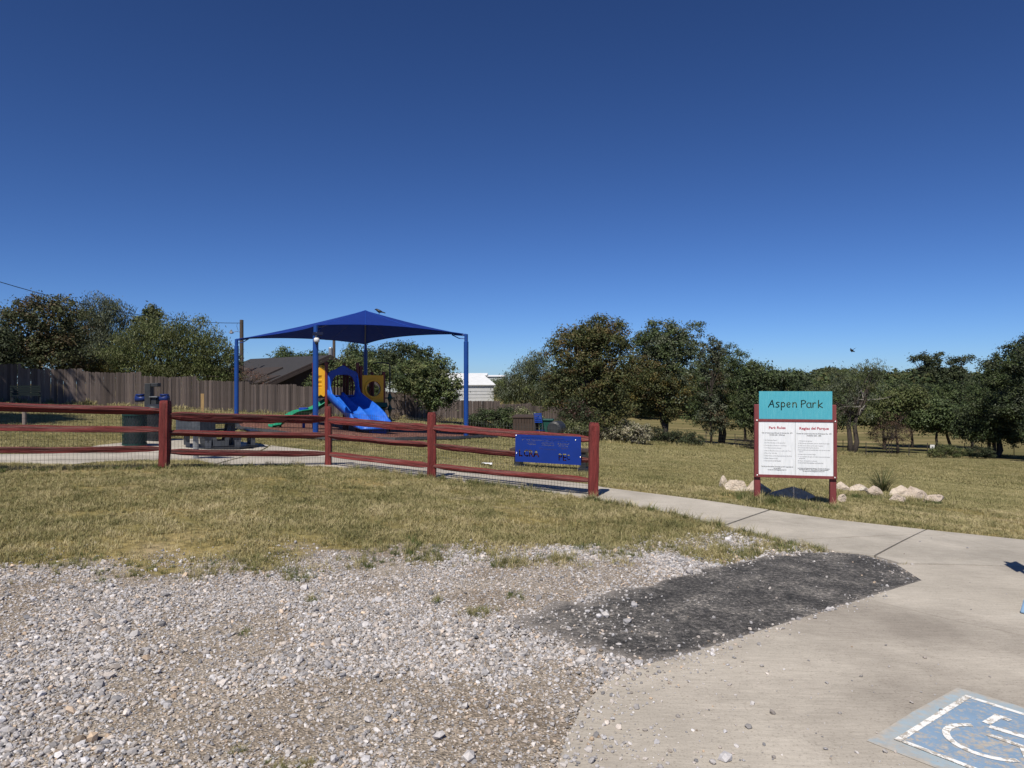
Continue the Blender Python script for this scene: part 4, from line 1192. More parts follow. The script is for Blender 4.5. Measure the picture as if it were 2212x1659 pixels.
for s_ in range(4):
    a_, b2 = corners[s_], corners[(s_ + 1) % 4]
    A_ = Vector((a_.x, a_.y, EV)); B_ = Vector((b2.x, b2.y, EV))
    ctr = Vector((cx_, cy_, EV))
    A_ = A_ + (ctr - A_).normalized() * 0.10; B_ = B_ + (ctr - B_).normalized() * 0.10
    inw = ctr - (A_ + B_) / 2; inw.normalize()
    grid = []
    for j in range(nV + 1):
        tv = j / nV
        row = []
        for i in range(nU + 1):
            tu = i / nU
            e = A_.lerp(B_, tu) + inw * (HEM[s_][0] * 4 * tu * (1 - tu))           # scalloped hem
            lift = HEM[s_][1] * (4 * tu * (1 - tu)) * (1 - tv)                      # the hem rises between posts
            p = e.lerp(apex, tv)
            p.z = EV + (apex.z - EV) * (tv ** 1.04) + lift * 0.55 - 0.04 * math.sin(math.pi * tv) * (1 - 4 * tu * (1 - tu) * 0.4)
            row.append(p)
        grid.append(row)
    V = [p for r_ in grid for p in r_]
    n_ = nU + 1
    for col_ in (6, 12):
        SEAM.append([grid[j][col_] + Vector((0, 0, 0.006)) for j in range(nV + 1)])
    bmc.add(V, [(j * n_ + i, j * n_ + i + 1, (j + 1) * n_ + i + 1, (j + 1) * n_ + i) for j in range(nV) for i in range(nU)])
fab = bmc.build('fabric', 'canopy_blue', can, smooth=False, world=True)
for sm_l in SEAM:
    MB().tube(sm_l, 0.010, 4).build('seam', 'hood_blue', can, world=True)
hem = MB()
for s_ in range(4):
    a_, b2 = corners[s_], corners[(s_ + 1) % 4]
    A_ = Vector((a_.x, a_.y, EV)); B_ = Vector((b2.x, b2.y, EV)); ctr = Vector((cx_, cy_, EV))
    A_ = A_ + (ctr - A_).normalized() * 0.10; B_ = B_ + (ctr - B_).normalized() * 0.10
    inw = (ctr - (A_ + B_) / 2).normalized()
    hem.tube([A_.lerp(B_, i / 18) + inw * (HEM[s_][0] * 4 * (i / 18) * (1 - i / 18)) + Vector((0, 0, HEM[s_][1] * 0.55 * 4 * (i / 18) * (1 - i / 18))) for i in range(19)], 0.017, 5)
hem.build('hem_cable', 'canopy_blue', can, world=True)
hip = MB()
for c_ in corners:
    p0 = Vector((c_.x, c_.y, EV - 0.03)); p0 = p0 + (Vector((cx_, cy_, EV)) - p0).normalized() * 0.12
    pts = []
    for j in range(9):
        tv = j / 8; p = p0.lerp(apex, tv); p.z = EV + (apex.z - EV) * (tv ** 1.04) - 0.04 * math.sin(math.pi * tv) - 0.05
        pts.append(p)
    hip.tube(pts, 0.03, 6)
hip.build('rafter_pipe', 'post_blue', can, world=True)

# solar camera on the nearest post
cp_ = gp(CF.x, CF.y)
scam = thing('solar_camera', 'white dome security camera with small solar panel on blue post', 'camera', (CF.x + 0.02, CF.y - 0.10, EV - 0.52))
MB().lathe([(0.03, -0.02), (0.085, 0.0), (0.085, 0.09), (0.06, 0.12), (0.02, 0.13)], (0.06, -0.08, 0), 14).build('dome_body', 'camera_white', scam, smooth=True)
MB().lathe([(0.01, -0.075), (0.05, -0.05), (0.06, -0.005)], (0.06, -0.08, -0.016), 12).build('lens_dome', 'black_plastic', scam, smooth=True)
MB().box((0.10, -0.10, 0.24), (0.30, 0.17, 0.02), Matrix.Rotation(R(35), 3, 'X')).build('solar_panel', 'solar_glass', scam)
MB().tube([(0, 0.03, 0.06), (0.03, -0.05, 0.20), (0.06, -0.07, 0.22)], 0.016, 6).build('bracket', 'camera_white', scam)

def bird(name, label, loc, rz, sc_=1.0, spread=False):
    t_ = thing(name, label, 'bird', loc, rz)
    b_ = MB()
    b_.tube([(-0.12, 0, 0.10), (-0.08, 0, 0.11), (0.0, 0, 0.13), (0.07, 0, 0.17), (0.11, 0, 0.20), (0.15, 0, 0.205), (0.19, 0, 0.195)], [0.012 * sc_, 0.04 * sc_, 0.062 * sc_, 0.05 * sc_, 0.038 * sc_, 0.022 * sc_, 0.004], 8)
    b_.tube([(-0.10, 0, 0.105), (-0.24, 0, 0.06)], [0.03 * sc_, 0.018 * sc_], 6)
    b_.tube([(0.0, 0.02, 0.09), (0.01, 0.02, 0.0)], 0.006, 4); b_.tube([(0.0, -0.02, 0.09), (0.01, -0.02, 0.0)], 0.006, 4)
    for s in (-1, 1):
        if spread:
            b_.tube([(0.02, 0.03 * s, 0.15), (-0.05, 0.16 * s, 0.27), (-0.12, 0.26 * s, 0.34)], [0.03, 0.045, 0.008], 5, True, 0.3)
    b_.build('body', 'bird_black', t_, smooth=True)
    return t_
bird('bird', 'small black bird sitting on the canopy peak', apex + Vector((0.5, 0.1, -0.15)), R(170))

# ================================================================== PLAY FRAME
RZ = math.atan2(0.6, 0.8)
g0 = gp(-6.39, 24.8)
play = thing('play_structure', 'plastic play structure with wide blue slide, yellow panels and green chute', 'playground', g0, RZ)
for x_, y_, h in ((0, 0, 2.40), (1.15, 0, 2.40), (0, 1.15, 2.40), (1.15, 1.15, 2.40), (1.28, 0.0, 2.28), (2.17, 0.0, 2.08), (2.17, 0.95, 2.08), (1.28, 1.15, 2.3)):
    MB().lathe([(0.058, -0.15), (0.058, h - 0.1), (0.066, h - 0.09), (0.066, h - 0.02), (0.03, h)], (x_, y_, 0), 12).build('post', 'maroon_post', play)
MB().box((0.575, 0.575, 1.17), (1.06, 1.06, 0.07)).build('deck', 'brown_slats', play)
MB().box((1.72, 0.5, 0.93), (0.84, 0.94, 0.10)).build('deck', 'dark_green', play)
MB().box((1.74, -0.16, 0.86), (0.92, 0.20, 0.16), Matrix.Rotation(R(-18), 3, 'X')).build('step', 'dark_green', play)
MB().box((1.74, -0.05, 0.42), (0.92, 0.22, 0.10)).build('step', 'dark_green', play)
MB().box((2.12, 0.0, 0.42), (0.06, 0.24, 0.84)).build('step_side', 'dark_green', play)
# blue hood over the slide mouth, an arched panel with an opening
I4 = Matrix.Identity(4)
def arch_panel(outer, inner, y0, y1, fr=I4):
    """flat panel with an opening: ring of quads between two outlines of equal length"""
    n = len(outer); m_ = MB()
    V = [fr @ Vector((p[0], y0, p[1])) for p in outer + inner] + [fr @ Vector((p[0], y1, p[1])) for p in outer + inner]
    Fc = []
    for i in range(n):
        j = (i + 1) % n
        Fc += [(i, j, n + j, n + i), (2 * n + i, 3 * n + i, 3 * n + j, 2 * n + j), (i, 2 * n + i, 2 * n + j, j), (n + i, n + j, 3 * n + j, 3 * n + i)]
    return m_.add(V, Fc)
outer = [(0.02, 1.22), (0.02, 1.6), (0.02, 1.98), (0.10, 2.07), (0.30, 2.14), (0.45, 2.23), (0.575, 2.29), (0.70, 2.23), (0.85, 2.14), (1.05, 2.07), (1.13, 1.98), (1.13, 1.6), (1.13, 1.22), (0.575, 1.21)]
inner = [(0.16, 1.25), (0.11, 1.5), (0.17, 1.72), (0.25, 1.87), (0.33, 1.93), (0.45, 1.95), (0.575, 1.955), (0.70, 1.95), (0.82, 1.93), (0.92, 1.87), (1.0, 1.72), (1.04, 1.5), (1.0, 1.25), (0.575, 1.245)]
arch_panel(outer, inner, -0.10, -0.02).build('slide_hood', 'hood_blue', play, bevel=0.02)
for s_, x_ in ((1, 0.02), (-1, 1.13)):
    MB().prism([(-0.42, 1.18), (-0.09, 1.20), (-0.09, 1.95), (-0.14, 1.85), (-0.22, 1.55)], -0.025, 0.025, Matrix.Translation((x_ + 0.03 * s_, 0, 0)) @ Matrix.Rotation(R(90), 4, 'Z')).build('hood_cheek', 'slide_blue', play, bevel=0.012)
# the wide blue double slide
prof = [(-0.60, -0.05), (-0.60, 0.24), (-0.555, 0.27), (-0.52, 0.22), (-0.46, 0.03), (-0.27, 0.0), (-0.08, 0.03), (-0.035, 0.14), (0.0, 0.16), (0.035, 0.14), (0.08, 0.03), (0.27, 0.0), (0.46, 0.03), (0.52, 0.22), (0.555, 0.27), (0.60, 0.24), (0.60, -0.05)]
NS = 30
V, Fc = [], []
for i in range(NS + 1):
    t = i / NS
    yy = -0.02 - 2.65 * t
    if t < 0.72:
        k = t / 0.72
        zf = 1.20 - 0.90 * (k ** 1.15) - 0.035 * math.sin(k * math.pi * 2.0)
    else:
        k = (t - 0.72) / 0.28
        zf = 0.30 - 0.07 * math.sin(k * math.pi / 2)
    wall = 1.0 if t < 0.68 else max(0.12, 1 - (t - 0.68) / 0.20)
    wdt = 1.0 if t < 0.9 else math.sqrt(max(0.2, 1 - ((t - 0.9) / 0.1) ** 2 * 0.45))
    mid = 1.0 if t < 0.75 else max(0.0, 1 - (t - 0.75) / 0.18)
    for x_, z_ in prof:
        if abs(x_) < 0.06:
            z2 = z_ * mid
        else:
            z2 = z_ * (wall if z_ > 0.05 else 1)
        V.append((0.575 + 0.22 * t + x_ * (0.96 + 0.16 * t) * wdt, yy, zf + z2))
n_ = len(prof)
for i in range(NS):
    for j in range(n_ - 1):
        Fc.append((i * n_ + j, (i + 1) * n_ + j, (i + 1) * n_ + j + 1, i * n_ + j + 1))
sl = MB().add(V, Fc)
o = slide_o = sl.build('slide', 'slide_blue', play, smooth=True)
md = o.modifiers.new('thick', 'SOLIDIFY'); md.thickness = 0.03
lip = MB()
lip.tube([(0.79 + 0.66 * math.cos(R(a_)), -2.46 - 0.27 * math.sin(R(a_)), 0.215) for a_ in range(0, 181, 12)], 0.045, 8)
lip.build('slide_lip', 'slide_blue', slide_o, smooth=True)
MB().box((0.77, -2.35, 0.10), (0.5, 0.25, 0.22)).build('slide_foot', 'hood_blue', slide_o)
MB().tube([(0.575, -1.15, -0.1), (0.575, -1.15, 0.62)], 0.05, 8).build('slide_support', 'maroon_post', slide_o)
# yellow barred panel on the left side (runs along local y)
fy_ = Matrix.Rotation(R(90), 4, 'Z')
def scallop(x0, x1, z0, z1, amp, n=8):
    pts = []
    for k in range(n):
        t = k / n; pts.append((x0 + (x1 - x0) * t, z0 - amp * math.sin(t * math.pi * 4)))
    for k in range(n):
        t = k / n; pts.append((x1 - amp * 0.6 * math.sin(t * math.pi * 3), z0 + (z1 - z0) * t))
    for k in range(n):
        t = k / n; pts.append((x1 + (x0 - x1) * t, z1 + amp * math.sin(t * math.pi * 4)))
    for k in range(n):
        t = k / n; pts.append((x0 + amp * 0.6 * math.sin(t * math.pi * 3), z1 + (z0 - z1) * t))
    return pts
def rectring(x0, x1, z0, z1, n=8):
    return scallop(x0, x1, z0, z1, 0.0, n)
arch_panel(scallop(0.07, 1.08, 1.22, 2.22, 0.035), rectring(0.36, 0.82, 1.52, 1.92), -0.03, 0.03, fy_).build('panel', 'yellow_plastic', play, bevel=0.012); pan1 = COL.objects['panel']
for k in range(4):
    MB().lathe([(0.012, 1.52), (0.03, 1.6), (0.012, 1.68), (0.032, 1.76), (0.012, 1.84), (0.012, 1.92)], (0.0, 0.43 + k * 0.105, 0), 8).build('panel_bar', 'yellow_plastic', pan1)
# yellow panel with the round bubble window
def ring_pts(cx, cz, r, n=32, ph=-135):
    return [(cx + r * math.cos(R(ph + 360 * k / n)), cz + r * math.sin(R(ph + 360 * k / n))) for k in range(n)]
def sq_pts(x0, x1, z0, z1, n=8):
    p = []
    for k in range(n): p.append((x0 + (x1 - x0) * k / n, z0))
    for k in range(n): p.append((x1, z0 + (z1 - z0) * k / n))
    for k in range(n): p.append((x1 - (x1 - x0) * k / n, z1))
    for k in range(n): p.append((x0, z1 - (z1 - z0) * k / n))
    return p
pan2 = arch_panel(sq_pts(1.31, 2.14, 0.97, 1.95), ring_pts(1.74, 1.46, 0.27), -0.06, 0.0).build('panel', 'yellow_plastic', play, bevel=0.012)
arch_panel(ring_pts(1.74, 1.46, 0.35), ring_pts(1.74, 1.46, 0.275), -0.10, -0.062).build('window_ring', 'yellow_plastic', pan2, bevel=0.01)
m, nt, b = new_mat('bubble')
b.inputs['Transmission Weight'].default_value = 1.0; b.inputs['Roughness'].default_value = 0.12; b.inputs['IOR'].default_value = 1.05; b.inputs['Base Color'].default_value = (0.75, 0.78, 0.8, 1)
mb_ = MB()
V = [Vector((1.74 + 0.272 * math.cos(q_) * math.cos(p_), -0.05 - 0.12 * math.sin(p_), 1.46 + 0.272 * math.sin(q_) * math.cos(p_))) for p_ in (0.0, 0.5, 1.0, 1.45) for q_ in [2 * math.pi * k / 20 for k in range(20)]]
mb_.add(V, [(j * 20 + i, j * 20 + (i + 1) % 20, (j + 1) * 20 + (i + 1) % 20, (j + 1) * 20 + i) for j in range(3) for i in range(20)] + [tuple(60 + k for k in range(20))])
mb_.build('bubble_window', 'bubble', pan2, smooth=True)
# back wall of bars, and a yellow roof piece
for k in range(8):
    MB().tube([(0.14 + k * 0.125, 1.12, 1.2), (0.14 + k * 0.125, 1.12, 2.0)], 0.022, 6).build('rail_bar', 'yellow_plastic' if k in (0, 1, 2) else 'maroon_post', play)
MB().box((0.575, 1.12, 2.02), (1.05, 0.06, 0.08)).build('rail_top', 'maroon_post', play)
MB().prism([(0.10, 1.22), (0.40, 1.22), (0.40, 1.95), (0.25, 2.02), (0.10, 1.95)], 1.08, 1.11, I4).build('panel', 'yellow_plastic', play)
MB().prism([(0.12, 2.12), (0.5, 2.12), (0.46, 2.28), (0.3, 2.32), (0.14, 2.28)], 1.18, 1.24, I4).build('panel', 'yellow_plastic', play)
for k in range(4):
    MB().tube([(1.36 + k * 0.24, 0.93, 0.98), (1.36 + k * 0.24, 0.93, 1.9)], 0.022, 6).build('rail_bar', 'maroon_post', play)
MB().box((1.72, 0.93, 1.92), (0.86, 0.05, 0.07)).build('rail_top', 'maroon_post', play)
for k in range(2):
    MB().tube([(1.20 + k * 0.04, 0.5 + k * 0.3, 1.2), (1.20 + k * 0.04, 0.5 + k * 0.3, 2.1)], 0.02, 6).build('rail_bar', 'maroon_post', play)
# green chute to the left
prof = [(-0.30, 0.16), (-0.27, 0.18), (-0.23, 0.05), (0.0, 0.0), (0.23, 0.05), (0.27, 0.18), (0.30, 0.16)]
V, Fc = [], []
for i in range(19):
    t = i / 18
    xx = 0.62 - 2.35 * t; yy = 0.60 + 0.25 * math.sin(t * math.pi) * 0.6
    zf = 1.02 - 0.84 * (t ** 0.9) + 0.05 * math.sin(t * math.pi * 4)
    if t > 0.85:
        zf = max(zf, 0.2)
    for px_, pz_ in prof:
        V.append((xx, yy + px_ * (1 if t < 0.9 else 0.85), zf + pz_ * (1 if t < 0.85 else 0.4)))
n_ = len(prof)
for i in range(18):
    for j in range(n_ - 1):
        Fc.append((i * n_ + j, i * n_ + j + 1, (i + 1) * n_ + j + 1, (i + 1) * n_ + j))
o = MB().add(V, Fc).build('chute', 'green_plastic', play, smooth=True)
md = o.modifiers.new('thick', 'SOLIDIFY'); md.thickness = 0.03
MB().tube([(-1.35, 0.72, -0.1), (-1.35, 0.72, 0.22)], 0.04, 8).build('chute_leg', 'maroon_post', play)
MB().lathe([(0.05, -0.1), (0.05, 0.5), (0.17, 0.52), (0.18, 0.56), (0.17, 0.78), (0.13, 0.80)], (-0.42, 1.02, 0), 16).build('stepping_drum', 'hood_blue', play)
# black climbing hoop with green footholds
hp = [(2.42, 0.0, -0.1), (2.42, 0.0, 1.0), (2.42, 0.0, 2.30), (2.40, 0.0, 2.36), (2.32, 0.03, 2.40), (2.02, 0.18, 2.40), (1.86, 0.26, 2.38)]
cpole = MB().tube(hp, 0.026, 8).build('climbing_pole', 'black_metal', play, smooth=True)
for z_ in (0.30, 0.72, 1.12):
    f_ = MB().lathe([(0.02, -0.16), (0.10, 0.0), (0.02, 0.18)], (2.42, 0, z_), 8)
    f_.tube([(2.24, 0, z_), (2.62, 0, z_)], 0.026, 6)
    f_.build('foothold', 'dark_green', cpole)

# ================================================================== PICNIC AREA
# square table with four bench seats on a black base
tb = gu(219.5, 18.2, 0.024)
table = thing('picnic_table', 'square timber picnic table with four grey plastic bench seats on the pad', 'table', tb, R(28))
table.scale = (0.88, 0.88, 0.86)
oct_ = [(1.08 * math.cos(R(22.5 + 45 * k)), 1.08 * math.sin(R(22.5 + 45 * k))) for k in range(8)]
bb = MB(); bb.add([(x_, y_, 0.0) for x_, y_ in oct_] + [(x_, y_, 0.055) for x_, y_ in oct_], [tuple(range(7, -1, -1)), tuple(range(8, 16))] + [(k, (k + 1) % 8, (k + 1) % 8 + 8, k + 8) for k in range(8)])
bb.build('base', 'black_plastic', table)
for k in range(7):
    MB().box((0, -0.54 + k * 0.18, 0.775), (1.26, 0.172, 0.04)).build('plank', 'table_wood', table, bevel=0.004)
MB().box((0, 0, 0.72), (1.12, 1.16, 0.05)).build('apron', 'black_plastic', table)
def u_leg(m_, y_, w0, w1, h, th=0.09):
    """a U shaped support seen end on: two slanted arms on a foot"""
    mb1 = MB()
    mb1.prism([(-w0, 0.055), (w0, 0.055), (w0 + 0.01, 0.055 + 0.14), (-w0 - 0.01, 0.055 + 0.14)], y_ - th / 2, y_ + th / 2, m_)
    for s in (-1, 1):
        mb1.prism([(s * (w0 - 0.10), 0.197), (s * (w0 + 0.01), 0.197), (s * w1, h), (s * (w1 - 0.10), h)][::s], y_ - th / 2, y_ + th / 2, m_)
    return mb1
for k in range(4):
    fr = Matrix.Rotation(R(90 * k), 4, 'Z')
    u_leg(fr, -0.35, 0.20, 0.30, 0.695).build('leg', 'grey_plastic', table)
    st = thing_seat = MB()
    MB().box(fr @ Vector((0, -0.86, 0.45)), (1.15, 0.28, 0.05), fr.to_3x3()).build('bench_seat', 'black_plastic', table, bevel=0.006)
    for sx_ in (-0.38, 0.38):
        u_leg(fr @ Matrix.Translation((sx_, -0.86, 0)), 0.0, 0.07, 0.12, 0.425, 0.10).build('leg', 'grey_plastic', table)

gq = P(195.8, 459.5)
grill = thing('charcoal_grill', 'grey steel park grill on a single post in front of the picnic table', 'grill', gq, R(-18))
MB().lathe([(0.055, -0.1), (0.055, 0.62), (0.05, 0.63)], (0, 0, 0), 12).build('pedestal', 'galvanised', grill)
bx = MB()
bx.box((0.0, 0.21, 0.70), (0.58, 0.012, 0.24)); bx.box((-0.284, 0, 0.70), (0.012, 0.405, 0.24)); bx.box((0.284, 0, 0.70), (0.012, 0.405, 0.24)); bx.box((0, 0, 0.586), (0.556, 0.405, 0.012)); bx.box((0.0, -0.21, 0.70), (0.58, 0.012, 0.24))
bx.build('firebox', 'grill_steel', grill)
for k in range(12):
    MB().tube([(-0.27 + k * 0.049, -0.20, 0.815), (-0.27 + k * 0.049, 0.20, 0.815)], 0.006, 5).build('grate_bar', 'black_metal', grill)
for s in (-1, 1):
    MB().tube([(s * 0.30, -0.12, 0.80), (s * 0.38, -0.12, 0.80), (s * 0.38, 0.02, 0.80), (s * 0.30, 0.02, 0.80)], 0.009, 6).build('handle', 'galvanised', grill)

def trash_can(loc, label, bodym, rz=0.0):
    t_ = thing('trash_can', label, 'bin', loc, rz, None)
    MB().lathe([(0.235, 0.02), (0.235, 0.76), (0.225, 0.77)], (0, 0, 0), 24).build('liner', 'black_plastic', t_, smooth=False)
    # expanded metal basket: two sets of diagonal straps
    for sg in (-1, 1):
        bsk = MB()
        for k in range(26):
            a0_ = 2 * math.pi * k / 26
            bsk.tube([(0.258 * math.cos(a0_ + sg * t * 1.3), 0.258 * math.sin(a0_ + sg * t * 1.3), 0.03 + 0.70 * t) for t in [i / 9 for i in range(10)]], 0.0045, 4, False)
        bsk.build('basket_straps', bodym, t_)
    for z_ in (0.03, 0.735):
        MB().lathe([(0.252, z_ - 0.02), (0.270, z_ - 0.02), (0.270, z_ + 0.02), (0.252, z_ + 0.02)], (0, 0, 0), 24).build('hoop', bodym, t_)
    MB().lathe([(0.245, 0.765), (0.285, 0.765), (0.288, 0.80), (0.26, 0.815), (0.245, 0.84), (0.22, 0.885), (0.13, 0.925), (0.03, 0.935)], (0, 0, 0), 24).build('lid', 'black_plastic', t_, smooth=True)
    return t_
trash_can(gu(134.5, 17.0, 0.024), 'green mesh trash can with black domed lid beside the red post', 'mesh_green')
trash_can(gu(154.5, 18.6, 0.024), 'black trash can mostly hidden behind the red fence post', 'black_metal')

# drinking fountain with two blue bowls and a bottle filler
fq = gu(152.5, 19.4, 0.024)
ft = thing('drinking_fountain', 'black drinking fountain and bottle filler with two blue bowls', 'fountain', fq, 0)
MB().box((-0.09, 0, 0.72), (0.16, 0.20, 1.44)).build('column', 'black_metal', ft, bevel=0.01)
MB().box((0.06, 0.02, 0.55), (0.14, 0.18, 1.1)).build('column', 'black_metal', ft, bevel=0.01)
MB().box((0.09, 0, 1.40), (0.19, 0.20, 0.10)).build('bottle_filler_hood', 'black_metal', ft, bevel=0.01)
MB().box((0.08, -0.05, 1.08), (0.22, 0.16, 0.02)).build('drip_tray', 'galvanised', ft)
for s, x_ in ((-1, -0.17), (1, 0.16)):
    arm_ = MB().tube([(x_, 0, 1.02), (x_ + s * 0.10, 0, 1.03), (x_ + s * 0.26, 0, 1.04)], [0.05, 0.085, 0.11], 12).build('bowl_arm', 'navy_plastic', ft, smooth=True)
    MB().lathe([(0.05, 0.0), (0.10, 0.02), (0.115, 0.07), (0.105, 0.075), (0.08, 0.03)], (x_ + s * 0.16, 0, 1.08), 14).build('bowl', 'navy_plastic', arm_, smooth=True)

gpst = gu(24.4, 21.0)
pst = thing('marker_post', 'short weathered grey post standing in the shaded lawn', 'post', gpst)
MB().lathe([(0.055, -0.1), (0.055, 0.50), (0.045, 0.53)], (0, 0, 0), 10).build('shaft', 'weathered_wood', pst)
MB().lathe([(0.06, 0.53), (0.06, 0.56), (0.02, 0.575)], (0, 0, 0), 10).build('cap', 'galvanised', pst)

# low plank bench behind the blue plate
bq = gu(551, 15.6)
bench = thing('plank_bench', 'low brown plank bench with dark legs behind the blue plate', 'bench', bq, R(-14))
for k in range(3):
    MB().box((0, -0.15 + 0.15 * k, 0.42), (1.75, 0.142, 0.05)).build('plank', 'brown_slats', bench, bevel=0.005)
for s in (-1, 1):
    MB().box((s * 0.72, 0, 0.20), (0.12, 0.36, 0.38)).build('leg', 'black_plastic', bench)
    MB().box((s * 0.72, 0, 0.02), (0.22, 0.55, 0.06)).build('foot', 'black_plastic', bench)

# slatted bench in the tree shade by the timber fence
bq = gu(26, 32.5)
bench2 = thing('slatted_bench', 'dark slatted bench in deep tree shade against the timber fence', 'bench', bq, R(40))
for k in range(4):
    MB().box((0, 0.22, 0.52 + k * 0.11), (1.15, 0.03, 0.085)).build('back_slat', 'bench_dark', bench2)
for k in range(4):
    MB().box((0, -0.18 + k * 0.11, 0.44), (1.15, 0.09, 0.03)).build('seat_slat', 'bench_dark', bench2)
for s in (-1, 1):
    MB().box((s * 0.52, 0.24, 0.45), (0.06, 0.05, 0.90)).build('leg', 'black_metal', bench2)
    MB().box((s * 0.52, -0.18, 0.22), (0.06, 0.05, 0.44)).build('leg', 'black_metal', bench2)
    MB().box((s * 0.52, 0.02, 0.62), (0.06, 0.42, 0.04)).build('armrest', 'black_metal', bench2)

# things along the bushes: slatted bin housing, blue chair, green bin, barrel smoker
q = gu(526, 31.0)
bh = thing('bin_housing', 'brown slatted bin housing half hidden behind the fence', 'bin housing', q, R(-12))
for k in range(8):
    MB().box((-0.42 + k * 0.12, -0.38, 0.50), (0.105, 0.03, 0.95)).build('slat', 'brown_slats', bh)
for s in (-1, 1):
    MB().box((s * 0.48, 0.0, 0.50), (0.03, 0.72, 0.95)).build('side', 'brown_slats', bh)
MB().box((0, 0.37, 0.5), (0.92, 0.03, 0.95)).build('back', 'brown_slats', bh)
MB().box((0, 0.0, 1.02), (1.08, 0.86, 0.05), Matrix.Rotation(R(5), 3, 'X')).build('lid', 'brown_slats', bh)
q = gu(538.5, 30.2)
ch = thing('folding_chair', 'bright blue slatted chair back between the bins', 'chair', q, R(20))
for k in range(6):
    MB().box((0, 0.02 * k, 0.80 + k * 0.068), (0.34, 0.02, 0.046)).build('back_slat', 'hood_blue', ch)
for s in (-1, 1):
    MB().tube([(s * 0.18, -0.10, 0.0), (s * 0.18, -0.02, 0.6), (s * 0.18, 0.13, 1.20)], 0.018, 6).build('frame', 'black_metal', ch)
    MB().tube([(s * 0.18, 0.22, 0.0), (s * 0.18, -0.28, 0.46)], 0.016, 6).build('leg', 'black_metal', ch)
MB().box((0, -0.12, 0.46), (0.36, 0.34, 0.02)).build('seat', 'navy_plastic', ch)
q = gu(546.5, 30.8)
gb = thing('wheeled_bin', 'dark green lidded bin beside the black barrel smoker', 'bin', q, R(-8))
MB().box((0, 0, 0.48), (0.50, 0.52, 0.86), None, 1.15).build('bin_body', 'dark_green', gb, bevel=0.02)
MB().box((0, -0.02, 0.945), (0.62, 0.66, 0.06)).build('lid', 'dark_green', gb, bevel=0.015)
for s in (-1, 1):
    w_ = MB().lathe([(0.10, -0.03), (0.10, 0.03)], (0, 0, 0), 12).build('wheel', 'black_plastic', gb); w_.rotation_euler = (0, R(90), 0); w_.location = (s * 0.24, 0.26, 0.10)
q = gu(556.5, 30.6)
sm = thing('barrel_smoker', 'black round barrel smoker lying beside the green bin', 'smoker', q, R(-20))
MB().tube([(0, -0.45, 0.62), (0, -0.40, 0.62), (0, 0.40, 0.62), (0, 0.45, 0.62)], [0.22, 0.30, 0.30, 0.22], 18).build('barrel', 'black_metal', sm, smooth=False)
for sx_ in (-1, 1):
    for sy_ in (-1, 1):
        MB().tube([(sx_ * 0.16, sy_ * 0.3, 0.42), (sx_ * 0.24, sy_ * 0.34, 0.0)], 0.022, 6).build('leg', 'black_metal', sm)

# ---- accessible bay: wheel stop and sign just beyond the picture's edge
q = P(1020.5, 616.5, 0.022)
ws = thing('wheel_stop', 'pale blue painted concrete wheel stop at the accessible bay', 'wheel stop', (q.x + 0.075, q.y, q.z + 0.022), math.atan2(0.53, 0.85))
MB().prism([(-0.075, 0), (0.075, 0), (0.05, 0.11), (-0.05, 0.11)], 0.0, 1.75, Matrix.Rotation(R(-90), 4, 'Z')).build('block', 'stop_blue', ws, bevel=0.012)
hx = Vector((4.50, 5.95)); q = gp(hx.x, hx.y, 0.02)
hs_ = thing('accessible_parking_sign', 'blue accessible parking sign on a steel post at the bay', 'sign', q, math.atan2(0.6, 0.8))
MB().tube([(0, 0, -0.1), (0, 0, 1.62)], 0.025, 8).build('post', 'galvanised', hs_)
MB().box((0, -0.03, 1.38), (0.31, 0.004, 0.46)).build('plate', 'sign_blue', hs_)
for s in (1.22, 1.52):
    o = MB().lathe([(0.008, 0), (0.008, 0.004)], (0, 0, 0), 8).build('bolt', 'bolt', hs_); o.rotation_euler = (R(90), 0, 0); o.location = (0, -0.033, s)

# ================================================================== TIMBER FENCE ALONG THE BACK
FA, FB = Vector((-25.6, 34.3)), Vector((4.7, 64.0))
tops = [(-30, 364.6), (21, 363.7), (21.1, 367.9), (48, 369), (83, 368.5), (83.1, 371.5), (120, 372.6), (142, 371.5), (142.1, 375.8), (169, 377), (197, 375.8), (197.1, 380), (235, 381.2), (250, 381.3), (250.1, 384.3), (297, 384.3),
        (297.1, 386.2), (345, 387), (345.1, 390), (388, 391.6), (425, 393.6), (425.1, 397), (446, 398.4), (446.1, 399.6), (470, 400.8), (500, 401), (500.1, 404), (519, 404), (531, 403), (531.1, 405.8), (566, 407.2)]
tu_, tv_ = [t[0] for t in tops], [t[1] for t in tops]
fl = (FB - FA).length; fd = (FB - FA).normalized(); fa = math.atan2(fd.y, fd.x)
wf = thing('timber_fence', 'weathered grey brown timber picket fence stepping down behind the playground', 'fence', gp(FA.x, FA.y))
def picket_mesh(seed):
    rr = random.Random(seed)
    w_ = 0.0705
    top = [(-w_, 0.965 + rr.uniform(-0.006, 0.006)), (-w_ * 0.6, 1.0), (w_ * 0.6, 1.0 + rr.uniform(-0.006, 0.004)), (w_, 0.965)]
    return MB().prism([(-w_, 0.0), (w_, 0.0)] + top[::-1], -0.009, 0.009, Matrix.Identity(4)).mesh('picket', 'weathered_wood')
pks = [picket_mesh(k) for k in range(6)]
N = 299
